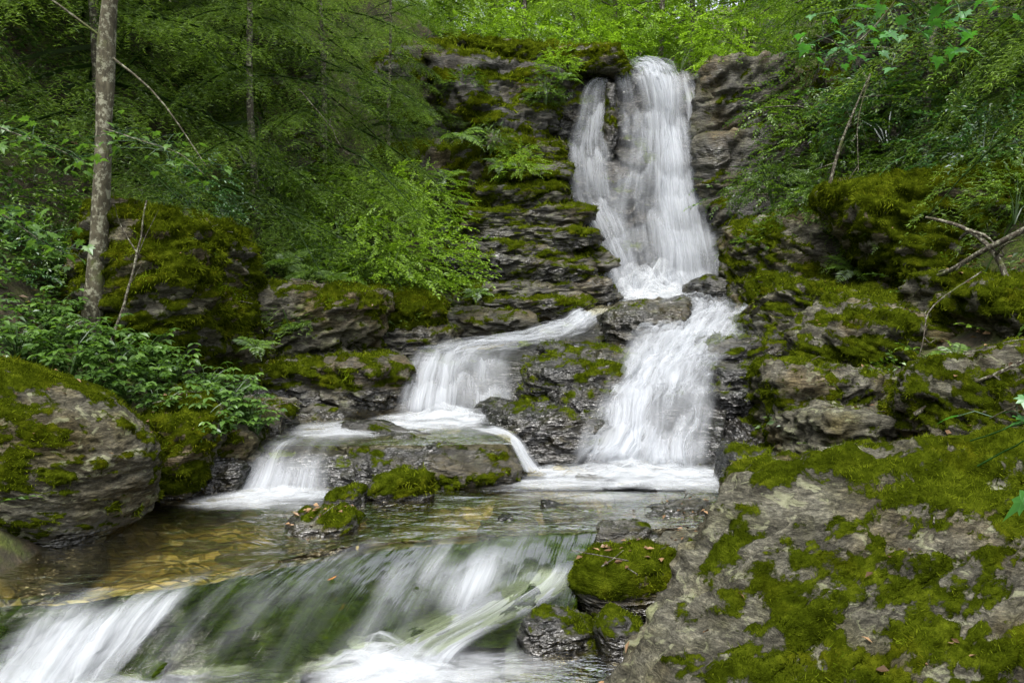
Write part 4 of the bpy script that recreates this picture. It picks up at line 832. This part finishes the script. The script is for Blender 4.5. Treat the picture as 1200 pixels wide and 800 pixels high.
# --- bushes
shr = [mesh('leafy_bush', *(lambda q: (q[0], q[1]))(q_), attrs={'rnd': q_[2]}, smooth=False) for q_ in [shrub_mesh(600 + k, .75, .95, 240, SP_FINE if k == 1 else SP_SMALL) for k in range(3)]]
BU = [ # px, py(base), D, scale, mat, label
 (405, 330, 10.6, 1.15, 'leaf_bright', 'left bush of the leafy bush group beside the stacked ledges'), (455, 338, 10.2, 1.1, 'leaf_bright', 'front bush of the leafy bush group above the moss mound'),
 (500, 335, 10.9, 1.05, 'leaf_bright', 'right bush of the leafy bush group touching the stacked ledges'), (430, 270, 11.6, 1.2, 'leaf_bright', 'upper bush of the leafy bush group below the spruce'),
 (492, 262, 12.2, 1.0, 'leaf_bright', 'upper right bush of the group under the dark cliff'), (375, 318, 10.0, .7, 'leaf', 'small bush at the left end of the leafy bush group'),
 (610, 205, 13.2, .55, 'leaf_bright', 'small bright bush on the mossy ledge beside the falls'), (575, 175, 13.4, .5, 'leaf', 'small bush under the dark overhang left of the falls'),
 (655, 85, 14.2, .5, 'leaf_bright', 'small hanging bush on the cliff edge left of the lip'), (850, 82, 14.4, .6, 'leaf_bright', 'small bush on the cliff top right of the lip'),
 (915, 300, 11.0, .75, 'leaf', 'bush at the foot of the cliff right of the falls'), (950, 270, 10.8, .75, 'leaf', 'bush on the large mossy boulder right of the falls'),
 (905, 235, 12.2, .8, 'leaf', 'bush on the leafy slope beside the cracked cliff block'), (985, 235, 10.8, .9, 'leaf', 'bush on the steep slope under the leafy tree'),
 (1075, 215, 9.8, .9, 'leaf', 'bush above the thickly mossed boulder'), (1150, 205, 8.8, .9, 'leaf_cool', 'bush with cool green leaves over the dead branches'),
 (1190, 250, 7.6, .6, 'leaf', 'small bush at the right edge above the sticks'), (945, 150, 13.2, 1.0, 'leaf', 'bush on the cliff shoulder right of the falls'),
 (880, 110, 14.6, .8, 'leaf_bright', 'bright bush behind the cliff block at top right'), (960, 190, 11.8, 1.1, 'leaf', 'tall bush in the middle of the leafy right slope'), (1040, 160, 10.8, 1.1, 'leaf_cool', 'bush under the hanging branches at upper right'),
 (1130, 130, 9.6, 1.1, 'leaf', 'high bush on the shaded right slope'),
 (560, 62, 15.6, 1.1, 'leaf_bright', 'bright bush at the forest edge above the dark overhang'), (620, 62, 16.2, 1.2, 'leaf_bright', 'bright bush at the forest edge above the mossy cap rock'), (690, 72, 16.4, 1.1, 'leaf_bright', 'bright bush at the forest edge just left of the lip'),
 (800, 72, 16.8, 1.2, 'leaf_bright', 'bright bush behind the lip of the falls on the right'), (745, 66, 17.6, 1.2, 'leaf_bright', 'bright bush behind the middle of the fall lip'), (860, 62, 15.8, 1.2, 'leaf_bright', 'bright bush at the forest edge above the right cliff'), (500, 60, 15.4, 1.0, 'leaf', 'bush at the forest edge above the far left cliff'), (20, 262, 7.8, .75, 'leaf', 'bush in the shade at the left edge below the leafy branches'), (62, 318, 7.5, .6, 'leaf', 'small bush between the lichened trunk and the left edge'), (-6, 190, 8.6, .9, 'leaf', 'upper bush on the shaded slope at the left edge'), (14, 335, 7.2, .6, 'leaf_cool', 'low bush above the plants at the left edge'), (640, 118, 13.9, .45, 'leaf', 'small bush hanging on the face of the dark overhang'), (545, 108, 13.9, .5, 'leaf', 'bush clinging to the left part of the dark overhang'),
 (230, 250, 9.2, .7, 'leaf_cool', 'small bush behind the moss-draped boulder'), (330, 245, 10.4, .8, 'leaf', 'bush in the shade under the drooping spruce'),
]
rs = np.random.RandomState(15)
for i, (px, py, D, s, mt, lb) in enumerate(BU):
    me_ = shr[i % 3].copy(); me_.materials.clear(); me_.materials.append(M[mt]); p_ = W(px, py, D)
    o = link('leafy_bush', me_, None, None, p_); o.rotation_euler = (rs.uniform(-.1, .25), 0, rs.uniform(0, 6)); o.scale = (s, s, s * .9); tag(o, lb, 'bush')

# --- low plants on the left bank
def plant_mesh(seed, n, H, leaf):
    rs = np.random.RandomState(seed); parts = []
    for k in range(n):
        a = rs.uniform(0, 6.28); l = H * rs.uniform(.5, 1.1); e = np.array([math.cos(a) * l * .6, math.sin(a) * l * .6, l * rs.uniform(.55, 1)])
        tb = tube(spline([np.zeros(3), e * [.4, .4, .7], e], 5), .004, .002, 3); parts.append((tb[0], tb[1], np.full(len(tb[0]), .1)))
        m_ = rs.randint(3, 6); aa = a + np.linspace(-1.5, 1.5, m_) + rs.uniform(-.2, .2, m_); L = leaf * rs.uniform(.7, 1.2, m_)
        dr = np.stack([np.cos(aa), np.sin(aa), rs.uniform(-.35, .05, m_)], -1); nr = nrmz(np.array([[0, 0, 1]]) + rs.randn(m_, 3) * .22)
        parts.append(leaves4(np.repeat(e[None], m_, 0), dr, nr, L, L * .55, np.clip(rs.uniform(.2, .8) + rs.uniform(-.12, .12, m_), 0, 1)))
        if rs.rand() < .7:
            mid = e * [.45, .45, .72]; m_ = 3; aa = rs.uniform(0, 6.28) + np.linspace(-1, 1, 3); L = leaf * .75 * np.ones(3)
            dr = np.stack([np.cos(aa), np.sin(aa), rs.uniform(-.3, .1, 3)], -1); parts.append(leaves4(np.repeat(mid[None], 3, 0), dr, nrmz(np.array([[0, 0, 1]]) + rs.randn(3, 3) * .2), L, L * .55, np.full(3, rs.uniform(.1, .6))))
    return merge(parts)
pm = []
for k in range(4):
    V, F, r_ = plant_mesh(700 + k, 34, .36, .066); pm.append(mesh('low_plant', V, F, attrs={'rnd': r_}, smooth=False)); pm[-1].materials.append(M['leaf_plant'])
rs = np.random.RandomState(18); PL = []
for px, py, D in [(20, 400, 5.9), (60, 395, 6.2), (110, 400, 6.3), (45, 415, 6.0), (80, 425, 5.8), (130, 430, 6.0), (175, 440, 6.2), (105, 455, 5.7), (150, 455, 5.9), (200, 455, 6.3), (235, 465, 6.4), (265, 475, 6.5), (215, 480, 6.1), (250, 495, 6.1), (185, 470, 5.9), (290, 478, 6.6), (20, 415, 6.2), (140, 410, 6.4), (240, 445, 6.7), (275, 455, 6.8), (55, 370, 6.6), (15, 365, 6.7), (205, 430, 6.7), (225, 510, 5.95), (300, 492, 6.5), (165, 420, 6.6)]: PL.append((W(px, py, D), rs.uniform(.8, 1.2)))
for i, (p_, s) in enumerate(PL):
    o = link('low_plant', pm[i % 4], None, None, (p_[0], p_[1], p_[2] - .16)); o.rotation_euler = (0, 0, rs.uniform(0, 6)); o.scale = (s, s, s); tag(o, 'low leafy plant with pale green leaflets on the left bank', 'plant', 'low plants on the left bank')

# --- ferns
def frond_mesh(seed):
    rs = np.random.RandomState(seed); n = 17; t = np.linspace(.12, 1, n); ax = lambda t: np.stack([.42 * t, 0 * t, .26 * t - .36 * t * t], -1)
    parts = [tube(ax(np.linspace(0, 1, 7)), .004, .0015, 3)]; parts[0] = (parts[0][0], parts[0][1], np.full(len(parts[0][0]), .2)); pos = ax(t); L = .13 * np.sin(np.clip(t * 1.05, 0, 1) * math.pi * .93 + .18).clip(.15) * (1.1 - .4 * t)
    for s in (-1, 1):
        dr = np.stack([.45 + 0 * t, s + 0 * t, -.18 + rs.uniform(-.15, .15, n)], -1); parts.append(leaves2(pos, dr, np.repeat([[0, 0, 1.0]], n, 0) + rs.randn(n, 3) * .15, L, L * .27 + .006, rs.uniform(.3, .8, n)))
    V, F, r_ = merge(parts); me_ = mesh('frond', V, F, attrs={'rnd': r_}, smooth=False); me_.materials.append(M['fern']); return me_
fm = [frond_mesh(800), frond_mesh(801)]
FE = [(540, 160, 13.2, 1.15, 'fern with broad fronds on the dark cliff left of the falls'), (352, 382, 8.5, .8, 'small fern on the face of the grey rounded rock'), (338, 312, 9.3, .9, 'left fern on the litter slope above the grey rock'), (365, 322, 9.2, .9, 'middle fern on the litter slope above the grey rock'), (395, 330, 9.3, .9, 'right fern on the litter slope beside the bushes'),
      (440, 378, 9.4, .7, 'small fern on the moss-covered mound'), (300, 408, 7.7, .6, 'small fern in the crack beside the moss-draped boulder'), (1000, 318, 9.6, .9, 'fern in the gap below the large mossy boulder'), (925, 208, 12.4, 1.2, 'fern hanging on the slope right of the cracked cliff'), (900, 268, 12, 1.2, 'fern at the wet cliff foot right of the falls'), (1040, 285, 9.0, 1, 'fern growing beside the tall mossed boulder'),
      (585, 195, 13.3, .9, 'fern among the moss of the top ledges'), (520, 210, 13.0, 1.0, 'fern under the dark cliff among bushes'), (1120, 420, 6.6, .6, 'small plant-like fern in the dark gap at right'), (660, 95, 14.0, .9, 'fern drooping from the mossy cliff edge'), (255, 300, 8.6, .9, 'fern behind the moss-draped boulder'), (560, 345, 12.0, .7, 'small fern at the foot of the ledges')]
rs = np.random.RandomState(22)
for px, py, D, s, lb in FE:
    p_ = W(px, py, D); o = link('fern', None, loc=p_); tag(o, lb, 'fern'); o.scale = (s, s, s); o.rotation_euler = (R(18), 0, 0)
    nf = 8
    for k in range(nf):
        f_ = link('frond', fm[k % 2], None, o); f_.rotation_euler = (rs.uniform(-.2, .2), rs.uniform(-.5, .15), k * 6.283 / nf + rs.uniform(-.3, .3)); f_.scale = (rs.uniform(.75, 1.15),) * 3

# --- ground cover and litter (stuff)
def scatter(n, box, keep, seed):
    rs = np.random.RandomState(seed); x = rs.uniform(box[0], box[1], n); y = rs.uniform(box[2], box[3], n); z = ground_z(x, y); p = np.stack([x, y, z], -1); k = keep(x, y, z, fbm(p * .8, 3), rs); return p[k], rs
inb = lambda x, y: (x < np.interp(y, YK, XL) - .25) | (x > np.interp(y, YK, XR) + .35) | (y > 15.6)
p_, rs = scatter(10000, (-9, 9, 4, 22), lambda x, y, z, f, rs: inb(x, y) & (f > -.12 + .3 * (x > 0) * (y < 8)), 30); n = len(p_)
e = .01; gn = nrmz(np.stack([-(ground_z(p_[:, 0] + e, p_[:, 1]) - p_[:, 2]) / e, -(ground_z(p_[:, 0], p_[:, 1] + e) - p_[:, 2]) / e, np.ones(n)], -1).clip(-3, 3))
d = rs.randn(n, 3); d[:, 2] = np.abs(d[:, 2]) * .3; sp_ = tile(leaf_spray(np.random.RandomState(31), .2, 6, .07, .55, .2), frames(d, rs, .6) * rs.uniform(.6, 1.3, n)[:, None, None], p_ + gn * rs.uniform(.02, .22, (n, 1)), rs, .3)
o = link('ground_cover', mesh('ground_cover', sp_[0], sp_[1], attrs={'rnd': sp_[2]}, smooth=False), M['leaf']); tag(o, 'low green ground cover on the forest banks', 'ground cover', kind='stuff')
p_, rs = scatter(4200, (-7.5, -3.3, 1.5, 10), lambda x, y, z, f, rs: inb(x, y), 35); n = len(p_); d = rs.randn(n, 3); d[:, 2] = np.abs(d[:, 2]) * .3
sp_ = tile(leaf_spray(np.random.RandomState(36), .24, 6, .08, .5, .3), frames(d, rs, .6) * rs.uniform(.7, 1.4, n)[:, None, None], p_ + np.array([0, 0, 1]) * rs.uniform(.03, .3, (n, 1)), rs, .3)
o = link('ground_cover', mesh('ground_cover', sp_[0], sp_[1], attrs={'rnd': sp_[2]}, smooth=False), M['leaf_plant']); tag(o, 'dense green ground cover on the shaded left slope', 'ground cover', kind='stuff')
p_, rs = scatter(9000, (-7, 6, 5, 14), lambda x, y, z, f, rs: inb(x, y) & (f < .25), 33); n = len(p_); d = rs.randn(n, 3) * [1, 1, .25]
lt = leaves2(p_ + [0, 0, .05] + rs.uniform(0, .06, (n, 1)) * [0, 0, 1], d, nrmz(rs.randn(n, 3) * .5 + [0, 0, 1]), rs.uniform(.04, .09, n), rs.uniform(.02, .05, n), rs.rand(n))
o = link('leaf_litter', mesh('leaf_litter', lt[0], lt[1], attrs={'rnd': lt[2]}, smooth=False), M['litter']); tag(o, 'brown dead leaves lying on the banks', 'leaf litter', kind='stuff')

up_ = np.concatenate(UPP); rs = np.random.RandomState(44); up_ = up_[rs.permutation(len(up_))[:1000]]; n = len(up_)
lt = leaves2(up_ + [0, 0, .022], rs.randn(n, 3) * [1, 1, .2], nrmz(rs.randn(n, 3) * .35 + [0, 0, 1]), rs.uniform(.025, .06, n), rs.uniform(.014, .035, n), rs.rand(n))
o = link('leaf_litter', mesh('leaf_litter', lt[0], lt[1], attrs={'rnd': lt[2]}, smooth=False), M['litter']); tag(o, 'scattered dead leaves lying on the boulders and ledges', 'leaf litter', kind='stuff')

tw_ = []; up2 = np.concatenate(UPP); up2 = up2[rs.permutation(len(up2))[:90]]
for q in up2:
    dd = nrmz(rs.randn(3) * [1, 1, .15]) * rs.uniform(.06, .2); tw_.append(tube([q - dd + [0, 0, .03], q + [0, 0, .035] + rs.randn(3) * .012, q + dd + [0, 0, .03]], .0045, .002, 4))
V, F, _ = merge(tw_); o = link('twig_litter', mesh('twig_litter', V, F), M['twig']); tag(o, 'small broken twigs scattered over the boulders', 'twig litter', kind='stuff')

# --- dead branches and twigs
def stick(label, pts, r0, r1, name='dead_branch', twigs=0, seed=0, mat='twig'):
    rs = np.random.RandomState(seed); P = spline([W(*q) for q in pts], 14); c = P[0].copy(); P = P + fbm(P * 5 + seed, 2)[:, None] * .012
    o = link(name, None, loc=c); V, F, _ = tube(P - c, r0, r1, 7); link('stem', mesh('stem', V, F), M[mat], o)
    for k in range(twigs):
        i = rs.randint(4, 13); b_ = P[i] - c; dd = nrmz(P[i] - P[i - 1]); e_ = b_ + (dd * .6 + rs.randn(3) * .5) * rs.uniform(.15, .4); V, F, _ = tube(spline([b_, (b_ + e_) / 2 + rs.randn(3) * .03, e_], 6), r1 * .7 + .002, .0015, 4); link('twig', mesh('twig', V, F), M[mat], o)
    tag(o, label, 'branch'); return o
stick('curved dead branch arching down over the right bank', [(1085, 254, 7.6), (1130, 268, 7.4), (1165, 295, 7.2), (1185, 338, 7.1)], .012, .03, twigs=7, seed=1)
stick('mossy fallen log lying from the right edge, behind the arched branch', [(1215, 262, 6.9), (1160, 290, 7.2), (1110, 318, 7.6), (1080, 332, 7.9)], .03, .018, name='fallen_log', twigs=3, seed=2)
stick('long thin grey stick leaning across the leafy right slope', [(965, 250, 9.6), (985, 170, 9.6), (1020, 86, 9.6)], .026, .008, twigs=6, seed=3)
stick('thin forked twig hanging beside the long grey stick', [(1020, 88, 9.5), (1006, 140, 9.5), (1006, 200, 9.4)], .008, .004, twigs=4, seed=31)
stick('pale stick lying from the right edge to the mossy boulders', [(1072, 485, 5.6), (1110, 462, 5.5), (1160, 440, 5.3), (1215, 414, 5.1)], .018, .009, twigs=4, seed=4)
stick('thin bent twig hanging in front of the angular mossy boulder', [(1068, 450, 6.9), (1082, 400, 6.9), (1092, 360, 7.0), (1150, 318, 7.0)], .004, .007, twigs=2, seed=5)
stick('thin dark stick across the gap at the right edge', [(1100, 528, 4.6), (1150, 522, 4.5), (1215, 530, 4.3)], .006, .005, twigs=2, seed=6)
stick('bare twig sticking out of the spruce left of the bushes', [(350, 105, 9.0), (380, 140, 9.0), (400, 170, 9.0)], .006, .003, twigs=3, seed=7)
stick('thin brown sapling stem in front of the moss-draped boulder', [(126, 412, 6.4), (145, 355, 6.5), (160, 300, 6.6), (172, 235, 6.7)], .013, .006, name='sapling', twigs=3, seed=8)
stick('dead twig on the low rock at the bank end', [(300, 465, 6.6), (325, 480, 6.5), (340, 494, 6.5)], .004, .003, twigs=2, seed=9)
for i, (pts, lb) in enumerate([([(1110, 530, 4.0), (1160, 508, 3.7), (1215, 490, 3.4)], 'thin green stem at the right edge above the foreground boulder'), ([(1145, 548, 3.6), (1175, 530, 3.5), (1215, 505, 3.3)], 'second thin green stem close to the foreground boulder')]): stick(lb, pts, .004, .003, name='plant_stem', seed=20 + i, mat='leaf_maple')

# --- maple branches with single leaves
def maple_mesh():
    lobes = [(0, 0), (.16, -.10), (.34, -.05), (.28, .08), (.52, .22), (.30, .28), (.42, .52), (.20, .50), (0, 1.0)]
    right = [(x, y) for x, y in lobes]; left = [(-x, y) for x, y in lobes[-2:0:-1]]; out = right + left; V = [(0, .3, .03)] + [(x, y, .10 * abs(x) - .12 * y * y + (.02 if i % 2 else -.01)) for i, (x, y) in enumerate(out)]
    F = [(0, 1 + i, 1 + (i + 1) % len(out)) for i in range(len(out))]; V = np.array(V)[:, [1, 0, 2]]
    me_ = mesh('leaf', V, np.array(F)[:, ::-1], attrs={'rnd': np.full(len(V), .5)}, smooth=False); return me_
mm = maple_mesh(); mm.materials.append(M['leaf_maple']); mm2 = mm.copy(); mm2.materials.clear(); mm2.materials.append(M['leaf_plant'])
def maple_branch(label, pts, size, n, seed, me_, spread=.25, r0=.008):
    rs = np.random.RandomState(seed); P = spline([W(*q) for q in pts], 16); c = P[0].copy(); o = link('maple_branch', None, loc=c); V, F, _ = tube(P - c, r0, .002, 5); link('stem', mesh('stem', V, F), M['bark'], o)
    for k in range(n):
        i = 2 + int(13 * (k + rs.rand()) / n); i = min(i, 15); b_ = P[i] - c; off = rs.randn(3) * spread * np.array([1, .8, .45]); q = b_ + off
        l = link('leaf', me_, None, o, q); s = size * rs.uniform(.65, 1.2); l.scale = (s, s, s); l.rotation_euler = (rs.uniform(-.5, .5), rs.uniform(.05, .8), rs.uniform(0, 6.28))
        V, F, _ = tube([b_, (b_ + q) / 2 + [0, 0, .02], q], .002, .0012, 3); link('leaf_stalk', mesh('leaf_stalk', V, F), M['leaf_maple'], o)
    tag(o, label, 'branch'); return o
maple_branch('near maple branch hanging from the top, right of the falls', [(1085, -60, 4.6), (1050, 0, 4.7), (1010, 45, 4.8), (965, 70, 4.9)], .085, 60, 1, mm, .22)
maple_branch('maple branch with large leaves at the top right', [(1150, -50, 4.2), (1110, 10, 4.3), (1075, 40, 4.4)], .09, 34, 2, mm, .2)
maple_branch('leafy branch reaching in from the left edge, upper tier', [(-70, 120, 5.2), (0, 150, 5.3), (60, 172, 5.4), (100, 190, 5.5)], .075, 70, 3, mm2, .13)
maple_branch('leafy branch reaching in from the left edge, lower tier', [(-70, 220, 4.8), (0, 250, 4.9), (45, 280, 5.0), (85, 300, 5.1)], .075, 64, 4, mm2, .12)
maple_branch('leafy branch in front of the drooping spruce, right of trunk', [(120, 150, 6.6), (165, 165, 6.6), (210, 180, 6.6), (240, 205, 6.6)], .075, 60, 5, mm2, .16)
maple_branch('branch with a big leaf at the right edge by the foreground boulder', [(1260, 560, 2.0), (1225, 580, 2.02), (1200, 590, 2.05)], .11, 3, 6, mm, .035, .003)
maple_branch('blurry green leaves at the right edge above the sticks', [(1260, 440, 2.6), (1200, 470, 2.7), (1160, 490, 2.8)], .10, 6, 7, mm, .06, .003)
# one fallen leaf on the slab
p_ = Wz(390, 684, -.02); o = link('fallen_leaf', mm.copy(), None, None, (p_[0], p_[1], p_[2] + .03)); o.data.materials.clear(); o.data.materials.append(M['orange_leaf']); o.scale = (.06,) * 3; o.rotation_euler = (-.3, .2, 2); tag(o, 'single orange dead leaf on the wet front slab', 'leaf')
